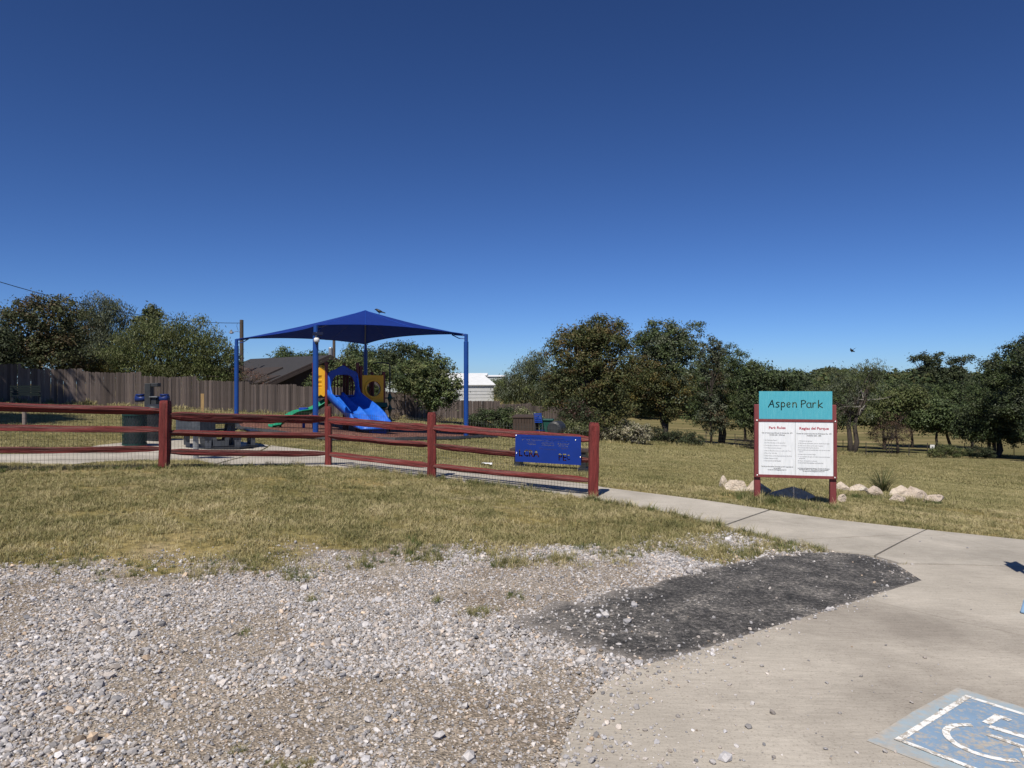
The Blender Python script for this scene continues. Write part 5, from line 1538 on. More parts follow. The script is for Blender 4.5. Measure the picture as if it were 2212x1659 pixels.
for i in range(N):
    p = FA + fd * (fl * (i + 0.5) / N)
    u = CU + F_PX * p.x / p.y
    zt = EYE - (np.interp(u, tu_, tv_) - CV) * p.y / F_PX + random.uniform(-0.025, 0.02)
    zb = H(p.x, p.y) - 0.03
    o = link('picket', pks[random.randrange(6)], wf)
    nn = Vector((fd.y, -fd.x)) * random.uniform(-0.014, 0.014)
    o.matrix_parent_inverse = mw(wf).inverted()
    o.location = (p.x + nn.x, p.y + nn.y, zb); o.rotation_euler = (0, random.gauss(0, 0.006), fa + random.gauss(0, 0.045)); o.scale = (random.uniform(0.97, 1.04), 1, zt - zb)
for k in range(17):
    p0, p1 = FA + fd * (fl * k / 17), FA + fd * (fl * (k + 1) / 17)
    for h in (0.4, 1.35):
        a3, b3 = gp(p0.x, p0.y, h), gp(p1.x, p1.y, h)
        bk = Vector((-fd.y, fd.x, 0)) * 0.035
        MB().tube([a3 + bk, b3 + bk], 0.03, 4).build('backing_rail', 'weathered_wood', wf, world=True)
    pb = p0 + Vector((-fd.y, fd.x)) * 0.09
    MB().box(gp(pb.x, pb.y, 0.75), (0.09, 0.09, 1.6)).build('fence_post', 'weathered_wood', wf, world=True)
q = gu(202.5, 37.5)
stk = thing('timber_stake', 'single tan unweathered timber stake in front of the picket fence', 'stake', q)
MB().box((0, 0, 0.45), (0.17, 0.04, 1.1)).build('board', 'tan_wood', stk, bevel=0.004)
MB().box((0, 0.06, 0.25), (0.06, 0.06, 0.7)).build('brace', 'tan_wood', stk)

# ================================================================== HOUSE, SHED, POLES
ap = at(330, 355, 57.0)
gdir = Vector((-0.68, -0.73, 0)).normalized(); rdir = Vector((-0.73, 0.68, 0)).normalized()
hz = H(ap.x, ap.y)
house = thing('house', 'brown house with dark shingle roof and shaded gable behind the fence', 'house', (ap.x, ap.y, hz))
AH = ap.z; RUN = 5.4; DROP = 2.25; RL = 13.0
ew = Vector((ap.x, ap.y, 0))
def hp_(g, r, z):
    q_ = ew + gdir * g + rdir * r; return (q_.x, q_.y, z)
wall = MB()
gw = RUN - 0.5
V = [hp_(-gw, 0.4, hz - 1), hp_(gw, 0.4, hz - 1), hp_(gw, 0.4, AH - DROP * gw / RUN - 0.22), hp_(0, 0.4, AH - 0.22), hp_(-gw, 0.4, AH - DROP * gw / RUN - 0.22)]
V += [hp_(-gw, RL - 0.4, hz - 1), hp_(gw, RL - 0.4, hz - 1), hp_(gw, RL - 0.4, AH - DROP * gw / RUN - 0.22), hp_(0, RL - 0.4, AH - 0.22), hp_(-gw, RL - 0.4, AH - DROP * gw / RUN - 0.22)]
wall.add(V, [(0, 1, 2, 3, 4), (9, 8, 7, 6, 5), (1, 6, 7, 2), (0, 4, 9, 5)])
wall.build('wall', 'dark_siding', house, world=True)
for sgn in (1, -1):
    rf = MB()
    th = 0.16
    q4 = [hp_(0, 0, AH), hp_(sgn * RUN, 0, AH - DROP), hp_(sgn * RUN, RL, AH - DROP), hp_(0, RL, AH)]
    lo = [(x_, y_, z_ - th) for x_, y_, z_ in q4]
    rf.add(q4 + lo, [(0, 1, 2, 3), (7, 6, 5, 4), (0, 4, 5, 1), (1, 5, 6, 2), (2, 6, 7, 3), (3, 7, 4, 0)])
    r_ = rf.build('roof', 'shingle' if sgn > 0 else 'brown_shingle', house, world=True)
    fb = MB()
    for o_, d_, hgt in ((-0.03, 0.0, 0.14), (-0.10, -0.17, 0.22)):
        fb.add([hp_(0, o_, AH + 0.03 + d_), hp_(sgn * (RUN + 0.05), o_, AH - DROP * (RUN + 0.05) / RUN + 0.03 + d_), hp_(sgn * (RUN + 0.05), o_, AH - DROP * (RUN + 0.05) / RUN + 0.03 + d_ - hgt), hp_(0, o_, AH + 0.03 + d_ - hgt),
                hp_(0, o_ + 0.06, AH + 0.03 + d_), hp_(sgn * (RUN + 0.05), o_ + 0.06, AH - DROP * (RUN + 0.05) / RUN + 0.03 + d_), hp_(sgn * (RUN + 0.05), o_ + 0.06, AH - DROP * (RUN + 0.05) / RUN + 0.03 + d_ - hgt), hp_(0, o_ + 0.06, AH + 0.03 + d_ - hgt)],
               [(0, 1, 2, 3), (7, 6, 5, 4), (0, 4, 5, 1), (3, 2, 6, 7), (1, 5, 6, 2), (0, 3, 7, 4)])
    fb.build('bargeboard', 'brown_fascia', house, world=True)
# lower lean-to roof stepping down from the main slope
for g0_, g1_, r0, r1, lift, m_ in ((2.6, 5.4, 2.6, 9.5, 0.14, 'brown_shingle'), (4.0, 7.2, 0.5, 10.5, 0.05, 'brown_shingle')):
    q4 = []
    for (g_, r2) in ((g0_, r0), (g1_, r0), (g1_, r1), (g0_, r1)):
        z_ = AH - DROP * min(g_, RUN) / RUN - max(0, g_ - RUN) * 0.22 + lift
        q4.append(hp_(g_, r2, z_))
    lo = [(x_, y_, z_ - 0.12) for x_, y_, z_ in q4]
    MB().add(q4 + lo, [(0, 1, 2, 3), (7, 6, 5, 4), (0, 4, 5, 1), (1, 5, 6, 2), (2, 6, 7, 3), (3, 7, 4, 0)]).build('lean_to_roof', m_, house, world=True)

# white metal garage: ribbed sides, plain roof
sh = at(494, 384.5, 74.0)
sg = thing('metal_garage', 'white ribbed metal garage standing beyond the timber fence', 'garage', (sh.x, sh.y, H(sh.x, sh.y)), R(209))
hs2 = sh.z - H(sh.x, sh.y)
GL, GD = 7.5, 6.0
for k in range(14):
    z0_ = -1.0 + (hs2 + 1.0) * k / 14; z1_ = -1.0 + (hs2 + 1.0) * (k + 0.88) / 14
    MB().box((GL / 2, 0.0, (z0_ + z1_) / 2), (GL, 0.05, z1_ - z0_)).build('siding_panel', 'white_metal', sg)
MB().box((GL / 2, -GD, hs2 / 2 - 0.5), (GL, 0.05, hs2 + 1)).build('back_wall', 'white_metal', sg)
MB().box((GL / 2, 0.045 - 0.09, hs2 / 2 - 0.55), (GL - 0.1, 0.03, hs2 + 0.9)).build('inner_wall', 'grey_wall', sg)
for x_ in (0.03, GL - 0.03):
    MB().add([(x_, -0.06, -1), (x_, -GD + 0.03, -1), (x_, -GD + 0.03, hs2), (x_, -GD / 2, hs2 + 1.12), (x_, -0.06, hs2)], [(0, 1, 2, 3, 4)]).build('gable_wall', 'white_metal', sg)
for y0_, y1_ in ((0.16, -GD / 2), (-GD - 0.16, -GD / 2)):
    q4 = [(-0.15, y0_, hs2 - 0.03), (GL + 0.15, y0_, hs2 - 0.03), (GL + 0.15, y1_, hs2 + 1.18), (-0.15, y1_, hs2 + 1.18)]
    lo = [(a_, b2, c_ - 0.06) for a_, b2, c_ in q4]
    MB().add(q4 + lo, [(0, 1, 2, 3), (7, 6, 5, 4), (0, 4, 5, 1), (1, 5, 6, 2), (2, 6, 7, 3), (3, 7, 4, 0)]).build('roof', 'white_metal', sg)

def far_shed(u0, u1, v0, v1, ve, z, label, m1='far_white', m2='grey_wall'):
    l, r_ = at(u0, v1, z), at(u1, v1, z)
    t_ = thing('warehouse', label, 'building', (l.x, l.y, H(l.x, l.y)))
    w_ = r_.x - l.x; b0 = min(0, l.z - H(l.x, l.y)) - 2; e_ = at(u0, ve, z).z - H(l.x, l.y); p_ = at(u0, v0, z).z - H(l.x, l.y)
    MB().box((w_ / 2, 8, (b0 + e_) / 2), (w_, 16, e_ - b0)).build('wall', m2, t_)
    MB().add([(-0.5, -0.5, e_ + 0.01), (w_ + 0.5, -0.5, e_ + 0.01), (w_ + 0.5, 8, p_), (-0.5, 8, p_), (-0.5, 16.5, e_ + 0.01), (w_ + 0.5, 16.5, e_ + 0.01)], [(0, 1, 2, 3), (3, 2, 5, 4), (0, 3, 4), (1, 5, 2)]).build('roof', m1, t_)
far_shed(377, 404, 370.5, 392, 374.5, 105, 'long white roofed building glimpsed through the tree by the playground')
far_shed(470, 486, 372.8, 384, 375.5, 320, 'far warehouse with green grey walls and a white gable roof')
far_shed(486.5, 505, 374.8, 382, 376.6, 340, 'low white warehouse on the horizon beside the mesquite')

def pole(u, vt, z, label, rad=0.13):
    t_ = thing('utility_pole', label, 'pole', gu(u, z))
    hgt = at(u, vt, z).z - H((u - CU) * z / F_PX, z)
    MB().lathe([(rad * 1.15, -0.3), (rad, hgt - 0.02), (rad * 0.7, hgt)], (0, 0, 0), 10).build('shaft', 'pole_wood', t_)
    return t_, hgt
p1, h1 = pole(241.6, 319.8, 58.0, 'brown utility pole with a lamp arm rising behind the canopy post', 0.15)
larm = MB().tube([(0, -0.1, h1 - 1.0), (-0.35, -0.25, h1 - 0.95), (-0.62, -0.35, h1 - 1.05)], 0.02, 5).build('lamp_arm', 'galvanised', p1)
MB().lathe([(0.05, -0.10), (0.17, -0.06), (0.15, 0.05), (0.06, 0.10), (0.05, 0.22)], (-0.68, -0.36, h1 - 1.05), 12).build('lamp_head', 'galvanised', larm)
MB().tube([(0, -0.14, h1 - 0.25), (-0.25, -0.2, h1 - 0.28), (-0.32, -0.2, h1 - 0.5), (-0.2, -0.18, h1 - 0.9)], 0.012, 4).build('drop_cable', 'black_metal', p1)
p2, h2 = pole(334, 337.5, 80.0, 'thinner utility pole with a short crossarm behind the house ridge', 0.16)
MB().box((-0.1, 0, h2 - 0.25), (1.7, 0.10, 0.10), Matrix.Rotation(R(25), 3, 'Z')).build('crossarm', 'pole_wood', p2)
MB().lathe([(0.20, h2 - 2.1), (0.22, h2 - 2.0), (0.22, h2 - 1.2), (0.15, h2 - 1.1)], (-0.35, -0.15, 0), 10).build('transformer', 'galvanised', p2)
for k, x_ in enumerate((-0.85, -0.1, 0.62)):
    MB().lathe([(0.04, h2 - 0.2), (0.05, h2 - 0.1), (0.02, h2 - 0.02)], (x_, x_ * 0.46, 0), 8).build('insulator', 'grey_wall', p2)
wa, wb = at(240.5, 323.0, 58.0), at(-30, 272.5, 40.0)
wire = MB(); pts = []
for k in range(25):
    t = k / 24; q_ = wa.lerp(wb, t); q_.z -= 0.75 * 4 * t * (1 - t); pts.append(q_)
wire.tube(pts, 0.022, 5)
tag(wire.build('overhead_wire', 'black_metal'), 'black overhead wire running from the utility pole over the left trees', 'wire')

# ================================================================== TREES
def rot_basis(n):
    a = RNG.normal(size=(n, 3)); a /= np.linalg.norm(a, axis=1, keepdims=True)
    b = RNG.normal(size=(n, 3)); b -= (a * b).sum(1, keepdims=True) * a; b /= np.linalg.norm(b, axis=1, keepdims=True)
    return a, b
def crown(lobes, n_cl, per, leaf, cols, clump=0.45, droop=0.0, flat=0.65, shape=0.42, inner=0.45):
    """lobes: (cx,cy,cz,rx,ry,rz) -> leaf quads in clumps spread through uneven lobes; returns verts, quads, tints, clump centres"""
    lb = np.array(lobes, float)
    wt = lb[:, 3] * lb[:, 5] + lb[:, 3] * lb[:, 4]; wt /= wt.sum()
    k = RNG.choice(len(lb), n_cl, p=wt)
    d = RNG.normal(size=(n_cl, 3)); d /= np.linalg.norm(d, axis=1, keepdims=True)
    lump = 1 + 0.28 * (vnoise(d[:, 0] * 3 + k * 11 + 50, d[:, 2] * 3 + d[:, 1] * 2 + 50, 1.0, 2) - 0.5) * 2
    rad = (inner + (1 - inner) * RNG.random(n_cl) ** 0.6) * lump
    c = lb[k, :3] + d * lb[k, 3:] * rad[:, None]
    cols = np.array(cols)
    hue = RNG.integers(0, len(cols), n_cl)
    n = n_cl * per
    cc = np.repeat(np.arange(n_cl), per)
    csz = clump * RNG.uniform(0.6, 1.4, n_cl)
    off = RNG.normal(size=(n, 3)) * np.array([1, 1, flat]) * csz[cc][:, None] * 0.55
    if droop:
        off[:, 2] -= np.abs(RNG.normal(size=n)) * droop
    p = c[cc] + off
    a, b = rot_basis(n)
    if droop:
        a[:, 2] -= 1.2; a /= np.linalg.norm(a, axis=1, keepdims=True)
        b -= (a * b).sum(1, keepdims=True) * a; b /= np.linalg.norm(b, axis=1, keepdims=True)
    else:                                            # leaves turn their faces out of the spray and up to the light
        nn = off / (np.linalg.norm(off, axis=1, keepdims=True) + 1e-6) * 0.9 + RNG.normal(size=(n, 3)) * 0.45
        nn[:, 2] += 0.5
        nn /= np.linalg.norm(nn, axis=1, keepdims=True)
        a -= (a * nn).sum(1, keepdims=True) * nn; a /= np.linalg.norm(a, axis=1, keepdims=True)
        b = np.cross(nn, a)
    sz_ = leaf * RNG.uniform(0.6, 1.35, n)[:, None]
    V = np.stack([p + a * sz_ * 0.5, p + b * sz_ * shape * 0.5, p - a * sz_ * 0.5, p - b * sz_ * shape * 0.5], 1).reshape(-1, 3)
    Fq = np.arange(n * 4).reshape(-1, 4)
    swap = RNG.random(n) < 0.15
    hh = np.where(swap, RNG.integers(0, len(cols), n), hue[cc])
    t = cols[hh] * (RNG.uniform(0.75, 1.25, n) * RNG.uniform(0.7, 1.35, n_cl)[cc])[:, None] * 1.35
    return V, Fq, np.repeat(t, 4, 0), c
def limbs(mb_, centres, trunk_top, r, n, seed):
    rr = random.Random(seed)
    idx = rr.sample(range(len(centres)), min(n, len(centres)))
    for i in idx:
        c = Vector(centres[i]); t0 = Vector(trunk_top)
        mid = t0.lerp(c, 0.5) + Vector((rr.uniform(-0.4, 0.4), rr.uniform(-0.4, 0.4), rr.uniform(0.0, 0.5)))
        mid2 = t0.lerp(c, 0.25) + Vector((rr.uniform(-0.2, 0.2), rr.uniform(-0.2, 0.2), rr.uniform(0.0, 0.2)))
        mb_.tube([t0 - Vector((0, 0, 0.1)), mid2, mid, c], [r * rr.uniform(0.5, 0.8), r * 0.45, r * 0.28, 0.015], 6, False)
def tree(name, label, ub, z, lobes_px, n_cl, per, leaf, cols, tr=0.16, bark='bark', fork=0.3, n_limbs=16, trunks=None, cat='tree', group=None, clump=0.45, droop=0.0, lm='leaf', shape=0.42, inner=0.45, flat=0.65, depth=0.9, dead=0, vb=None):
    base = gu(ub, z) if vb is None else P(ub, vb)
    z = base.y
    t_ = thing(name, label, cat, base, 0, group)
    lobes = []
    for l_ in lobes_px:
        u, v, ru, rv = l_[:4]
        dy = l_[4] if len(l_) > 4 else 0.0
        c = at(u, v, z) - base
        s = z / F_PX
        lobes.append((c.x, c.y + dy, c.z, ru * s, (ru + rv) / 2 * s * depth, rv * s))
    V, Fq, T, C = crown(lobes, int(n_cl * 1.25), int(per * 1.55), leaf * 0.82, cols, clump * 0.88, droop, flat, shape * 1.15, inner)
    zf = H(V[::4, 0] + base.x, V[::4, 1] + base.y) - base.z + 0.02       # nothing below the ground
    ok = V[::4, 2] > zf
    Fq = np.arange(len(V)).reshape(-1, 4)[ok]
    link('crown', np_mesh('crown', V, Fq, lm, T), t_)
    cz = np.mean([l_[2] for l_ in lobes]); cxm = np.mean([l_[0] for l_ in lobes]); cym = np.mean([l_[1] for l_ in lobes])
    tm_ = MB()
    top = Vector((cxm * 0.5, cym * 0.4, max(0.4, cz * fork * 2)))
    for (dx, dy_) in (trunks or [(0, 0)]):
        b0 = Vector((dx * 0.4, dy_ * 0.4, -0.3)); tt = top + Vector((dx, dy_, 0))
        tm_.tube([b0, b0.lerp(tt, 0.35) + Vector((dx * 0.3 + 0.05, 0.03, 0)), b0.lerp(tt, 0.7) + Vector((-0.06, 0.04, 0)), tt], [tr * 1.35, tr, tr * 0.85, tr * 0.65], 9)
        limbs(tm_, C, tt, tr, max(3, n_limbs // len(trunks or [0])), int(ub) + int(dx * 10))
    tm_.build('trunk', bark, t_, smooth=True)
    if dead:
        dm = MB(); rr = random.Random(int(ub))
        for k in range(dead):
            p = top + Vector((rr.uniform(0.2, 1.6), rr.uniform(-0.8, 0.2), rr.uniform(0.3, 2.2)))
            d_ = Vector((rr.uniform(-1, 1), rr.uniform(-0.5, 0.2), rr.uniform(-0.1, 1))).normalized()
            pts = [p]
            for s in range(4):
                d_ = (d_ + Vector((rr.uniform(-0.5, 0.5), rr.uniform(-0.3, 0.3), rr.uniform(-0.3, 0.4)))).normalized(); pts.append(pts[-1] + d_ * 0.5)
            dm.tube(pts, [0.05, 0.04, 0.03, 0.02, 0.008], 5)
            dm.tube([pts[2], pts[2] + Vector((rr.uniform(-0.5, 0.5), 0, 0.4))], [0.025, 0.006], 4)
        dm.build('dead_branch', 'pale_bark', t_)
    return t_
OLV = [(0.060, 0.066, 0.024), (0.078, 0.076, 0.028), (0.090, 0.066, 0.028), (0.052, 0.062, 0.025), (0.068, 0.076, 0.03)]
GRN = [(0.052, 0.072, 0.028), (0.068, 0.088, 0.034), (0.042, 0.06, 0.026)]
DRK = [(0.034, 0.045, 0.022), (0.046, 0.055, 0.026), (0.03, 0.038, 0.02)]
GRY = [(0.085, 0.10, 0.065), (0.068, 0.085, 0.052), (0.11, 0.12, 0.082), (0.06, 0.072, 0.04)]
MSQ = [(0.066, 0.086, 0.03), (0.085, 0.10, 0.036), (0.072, 0.082, 0.034), (0.10, 0.108, 0.045)]
YEL = [(0.09, 0.08, 0.024), (0.115, 0.09, 0.026), (0.07, 0.076, 0.026)]
RST = [(0.046, 0.052, 0.024), (0.066, 0.05, 0.026), (0.042, 0.052, 0.024), (0.054, 0.058, 0.027)]
SIL = [(0.30, 0.275, 0.20), (0.23, 0.22, 0.14), (0.17, 0.17, 0.095), (0.36, 0.33, 0.25)]
# behind the timber fence, left
tree('rust_tinged_tree', 'dark tree with rusty leaves and sky gaps at the fence end', 40, 44, [(38, 325, 42, 30), (15, 330, 30, 26), (62, 320, 30, 26), (45, 355, 48, 24), (10, 358, 26, 22)], 430, 34, 0.20, RST, 0.2, n_limbs=22, clump=0.5, group=None)
tree('feathery_tree', 'tall grey green feathery tree with drooping sprays above its neighbours', 98, 58, [(100, 308, 20, 18), (85, 330, 24, 24), (118, 322, 17, 22), (98, 350, 36, 26), (70, 345, 18, 20)], 340, 44, 0.30, GRY, 0.18, droop=0.35, clump=0.55, shape=0.2)
tree('mesquite_tree', 'broad rounded mesquite tree with fine mid green foliage', 165, 51, [(165, 350, 48, 34), (190, 340, 34, 28), (140, 350, 34, 30), (212, 360, 26, 28), (118, 368, 32, 24), (185, 378, 52, 22)], 680, 44, 0.24, MSQ, 0.2, droop=0.15, clump=0.6, shape=0.24, n_limbs=20)
tree('leafy_sapling', 'pale leafy sapling poking out above the mesquite crown', 146, 55, [(152, 316, 8, 10), (140, 322, 8, 8), (148, 330, 14, 12)], 36, 40, 0.26, MSQ, 0.09, clump=0.4, n_limbs=8)
tree('dark_shrub', 'dark evergreen shrub crowding the shaded end of the fence', 3, 41, [(2, 348, 14, 26), (-10, 355, 20, 30), (14, 368, 16, 14)], 90, 40, 0.20, DRK, 0.1, cat='shrub', clump=0.45)
tree('privet_shrub', 'yellowish leafy shrub showing just above the fence boards', 88, 46, [(88, 368, 22, 12), (68, 372, 14, 10)], 60, 34, 0.2, YEL, 0.06, cat='shrub', clump=0.4)
tree('bare_vine', 'reddish half bare vine tangled beside the house roof', 247, 50, [(247, 376, 12, 10), (262, 379, 10, 6), (238, 372, 6, 8)], 26, 16, 0.12, [(0.11, 0.06, 0.045), (0.08, 0.055, 0.04)], 0.03, cat='vine', n_limbs=22, clump=0.35)
tree('dark_shrub', 'dark shrub between the mesquite and the house', 228, 53, [(228, 368, 14, 20), (218, 378, 16, 14)], 60, 36, 0.22, DRK, 0.08, cat='shrub')
# behind the house
tree('oak_tree', 'rounded oak tree behind the house ridge', 283, 88, [(283, 361, 14, 13), (297, 364, 12, 11), (268, 369, 9, 7)], 130, 34, 0.34, GRN, 0.2, clump=0.7)
tree('oak_tree', 'oak tree half hidden by the nearest blue canopy post', 318, 86, [(318, 362, 13, 12), (307, 367, 12, 9), (330, 368, 9, 8)], 110, 34, 0.34, GRN, 0.2, clump=0.7)
tree('oak_tree', 'low oak tree behind the left part of the house roof', 252, 90, [(252, 372, 14, 7), (268, 374, 12, 6)], 70, 34, 0.34, DRK, 0.15, clump=0.7)
tree('live_oak_tree', 'big dark live oak with domed crown under the canopy edge', 404, 72, [(404, 358, 24, 17), (380, 362, 20, 14), (424, 362, 14, 14), (360, 358, 18, 16), (395, 375, 36, 18)], 330, 40, 0.28, DRK + GRN, 0.25, clump=0.65)
tree('peach_tree', 'leafy green fruit tree overhanging the fence beside the canopy post', 428, 50, [(425, 380, 24, 20), (440, 372, 16, 18), (408, 376, 18, 18), (450, 388, 13, 14), (436, 398, 18, 12)], 300, 34, 0.22, MSQ + GRN, 0.11, clump=0.4, shape=0.36, n_limbs=22)
tree('peach_tree', 'leafy green fruit tree directly behind the play structure', 360, 51, [(358, 370, 22, 16), (340, 376, 16, 18), (376, 375, 14, 18), (350, 386, 26, 14), (318, 385, 12, 10)], 300, 34, 0.22, MSQ + GRN, 0.11, clump=0.4, shape=0.36, n_limbs=22)
# mesquite past the garage
tree('feathery_tree', 'light green feathery tree between the garage and the brown oak', 527, 72, [(527, 372, 14, 16), (540, 366, 12, 20), (512, 384, 16, 14), (535, 390, 24, 18), (506, 393, 14, 10)], 260, 44, 0.28, MSQ + GRY, 0.14, droop=0.25, clump=0.6, shape=0.22)
tree('dark_tree', 'low dark tree just behind the garage corner', 502, 80, [(503, 388, 12, 8), (515, 392, 12, 8)], 60, 36, 0.3, GRN, 0.1, clump=0.6)
# the clump of trees at the edge of the lawn
tree('elm_tree', 'large olive brown elm with rust tips at the lawn edge', 592, 50, [(592, 340, 36, 20), (604, 330, 24, 14), (572, 352, 28, 28), (607, 362, 30, 30), (585, 385, 38, 28), (568, 400, 24, 20), (600, 410, 34, 22)], 680, 40, 0.20, OLV, 0.22, clump=0.5, n_limbs=26, inner=0.5, trunks=[(0, 0), (0.5, 0.3)])
tree('elm_tree', 'tall grey green elm rising behind the olive brown one', 664, 57, [(664, 340, 28, 20), (650, 345, 22, 16), (682, 345, 18, 18), (665, 365, 32, 24), (655, 390, 34, 24), (702, 322, 4, 3), (695, 328, 6, 6)], 480, 38, 0.22, GRY + GRN, 0.2, clump=0.5, n_limbs=22)
tree('elm_tree', 'yellowish brown elm leaning out in front of the tree clump', 669, 49, [(650, 385, 26, 22), (640, 372, 22, 18), (668, 400, 20, 20), (625, 395, 22, 22), (675, 385, 18, 22)], 400, 40, 0.19, YEL + OLV, 0.17, clump=0.45, n_limbs=20, vb=443.5)
tree('hackberry_tree', 'dense green hackberry with forked trunk right of the clump', 720, 52, [(722, 375, 30, 20), (705, 385, 24, 26), (742, 385, 22, 24), (720, 402, 36, 22), (735, 418, 26, 13), (702, 416, 20, 13), (730, 358, 16, 12), (712, 362, 14, 12)], 560, 40, 0.20, GRN + OLV[:1], 0.18, clump=0.48, n_limbs=22, trunks=[(0, 0), (0.45, 0.1)], vb=443.8)
tree('slender_tree', 'slender sparse tree with a rusty tip poking above the hackberry', 711, 64, [(710, 345, 10, 9), (704, 355, 10, 10), (718, 355, 8, 12), (712, 385, 14, 25), (712, 415, 14, 20)], 130, 34, 0.22, GRY + RST, 0.09, clump=0.4)
tree('hackberry_tree', 'darker hackberry in the gap behind the sign', 765, 60, [(765, 380, 22, 16), (752, 372, 12, 12), (782, 388, 18, 16), (765, 402, 30, 18), (765, 420, 30, 13)], 380, 38, 0.25, DRK + GRN, 0.16, clump=0.55)
tree('yaupon_shrub', 'dark upright shrub under the brown elm', 573, 47.5, [(573, 415, 16, 20), (585, 420, 14, 18)], 90, 34, 0.16, DRK + [(0.06, 0.035, 0.028)], 0.06, cat='shrub', n_limbs=20)
tree('sage_bush', 'big silvery grey sage bush in front of the elm trunks', 623, 46.5, [(623, 431, 22, 11), (608, 433, 13, 10), (640, 433, 11, 9)], 420, 50, 0.12, SIL, 0.03, cat='bush', clump=0.22, vb=443, shape=0.5)
tree('green_bush', 'low green bush beside the silvery sage', 573, 44.0, [(575, 429, 16, 7), (560, 428, 12, 7), (590, 430, 10, 6)], 110, 36, 0.13, MSQ + SIL[2:3], 0.03, cat='bush', clump=0.25)
tree('dark_brush', 'dark brush under the yellowish elm trunk', 655, 48, [(655, 434, 12, 9), (672, 437, 12, 7)], 70, 34, 0.14, DRK, 0.03, cat='bush', clump=0.3, vb=443.5)
tree('spiky_shrub', 'small dark upright leaved shrub by the wire fence', 692, 49, [(690, 438, 8, 8), (700, 440, 6, 5)], 40, 30, 0.14, DRK, 0.03, cat='shrub', clump=0.25, vb=446)
tree('twiggy_brush', 'tangle of bare brown twigs at the foot of the hackberry', 745, 50, [(748, 441, 16, 8), (762, 444, 10, 7)], 40, 14, 0.10, [(0.09, 0.075, 0.05), (0.07, 0.06, 0.04)], 0.02, cat='brush', n_limbs=36, clump=0.3, vb=449)
tree('green_bush', 'dark green bush against the timber fence beyond the canopy post', 492, 47, [(490, 420, 18, 11), (476, 423, 12, 8), (506, 418, 12, 11), (513, 425, 10, 7)], 190, 36, 0.15, GRN + DRK, 0.04, cat='bush', clump=0.3)
tree('sage_bush', 'pale grassy shrub between the green bush and bins', 524, 45, [(524, 416, 11, 7), (534, 419, 8, 6)], 60, 34, 0.13, SIL[1:3] + MSQ, 0.03, cat='bush', clump=0.28)
for u_, lab in ((303, 'left of the play structure'), (396, 'beside the climbing pole'), (440, 'near the canopy corner post')):
    tree('dry_weed', 'dry brown weed against the fence ' + lab, u_, 37 + (u_ - 300) * 0.05, [(u_, 411 + (u_ - 300) * 0.055, 5, 4)], 12, 16, 0.10, [(0.17, 0.13, 0.09), (0.12, 0.09, 0.06)], 0.012, cat='weed', n_limbs=14, clump=0.2)
# right side, beyond the lawn
tree('old_mesquite_tree', 'leaning old mesquite with dark forked trunk and dead white limbs', 850, 52, [(838, 395, 26, 22), (862, 376, 20, 16), (835, 378, 22, 14), (822, 402, 18, 18), (868, 392, 12, 16), (845, 415, 22, 10), (872, 368, 12, 10)], 210, 34, 0.24, MSQ + GRY, 0.22, clump=0.5, droop=0.2, shape=0.2, n_limbs=26, trunks=[(0.0, 0.0), (0.7, 0.1)], dead=9, vb=453.5)
tree('thorn_shrub', 'reddish brown twiggy thorn shrub beside the old mesquite', 889, 52, [(888, 430, 20, 14), (878, 436, 14, 10), (902, 434, 14, 10), (890, 418, 12, 10)], 120, 26, 0.12, [(0.09, 0.065, 0.045), (0.07, 0.06, 0.035), (0.11, 0.07, 0.05)], 0.05, cat='shrub', n_limbs=46, clump=0.35, vb=453.5, trunks=[(0, 0), (0.3, 0), (-0.3, 0)])
tree('bushy_tree', 'wide bushy green tree with trunk above the light bush', 951, 60, [(945, 402, 26, 18), (925, 408, 22, 16), (968, 408, 22, 20), (950, 420, 36, 15), (905, 412, 16, 16), (925, 424, 22, 11), (970, 428, 20, 10)], 520, 40, 0.24, GRN + MSQ[:1], 0.17, clump=0.55, n_limbs=20, vb=449)
tree('low_tree', 'light green low tree behind the thorn shrub', 898, 70, [(892, 402, 16, 12), (910, 398, 18, 12), (880, 412, 14, 10)], 170, 36, 0.28, MSQ, 0.12, clump=0.55)
tree('big_oak_tree', 'big dark oak with several trunks over a black shadow', 993, 54, [(1000, 400, 34, 26), (980, 415, 28, 20), (1018, 412, 30, 22), (995, 428, 38, 15), (975, 432, 24, 12), (1020, 436, 26, 12), (1005, 378, 24, 18)], 720, 40, 0.22, DRK + GRN, 0.17, clump=0.5, n_limbs=24, trunks=[(0, 0), (0.5, 0.1), (-0.45, 0.2), (0.9, 0.4)], vb=457.5)
tree('big_oak_tree', 'tallest oak with high sparse top beyond the shaded trunks', 1030, 62, [(1032, 365, 26, 22), (1012, 358, 16, 14), (1045, 385, 30, 24), (1030, 345, 14, 12), (990, 362, 7, 5), (1030, 405, 32, 22)], 480, 40, 0.24, DRK + GRN + GRY[:1], 0.2, clump=0.55, n_limbs=24)
tree('big_oak_tree', 'oak with low spreading crown past the end of the wire fence', 1062, 56, [(1062, 405, 34, 28), (1050, 428, 30, 14), (1080, 390, 30, 26)], 420, 38, 0.22, DRK + GRN, 0.18, clump=0.5, n_limbs=20, trunks=[(0, 0), (0.6, 0.2)])
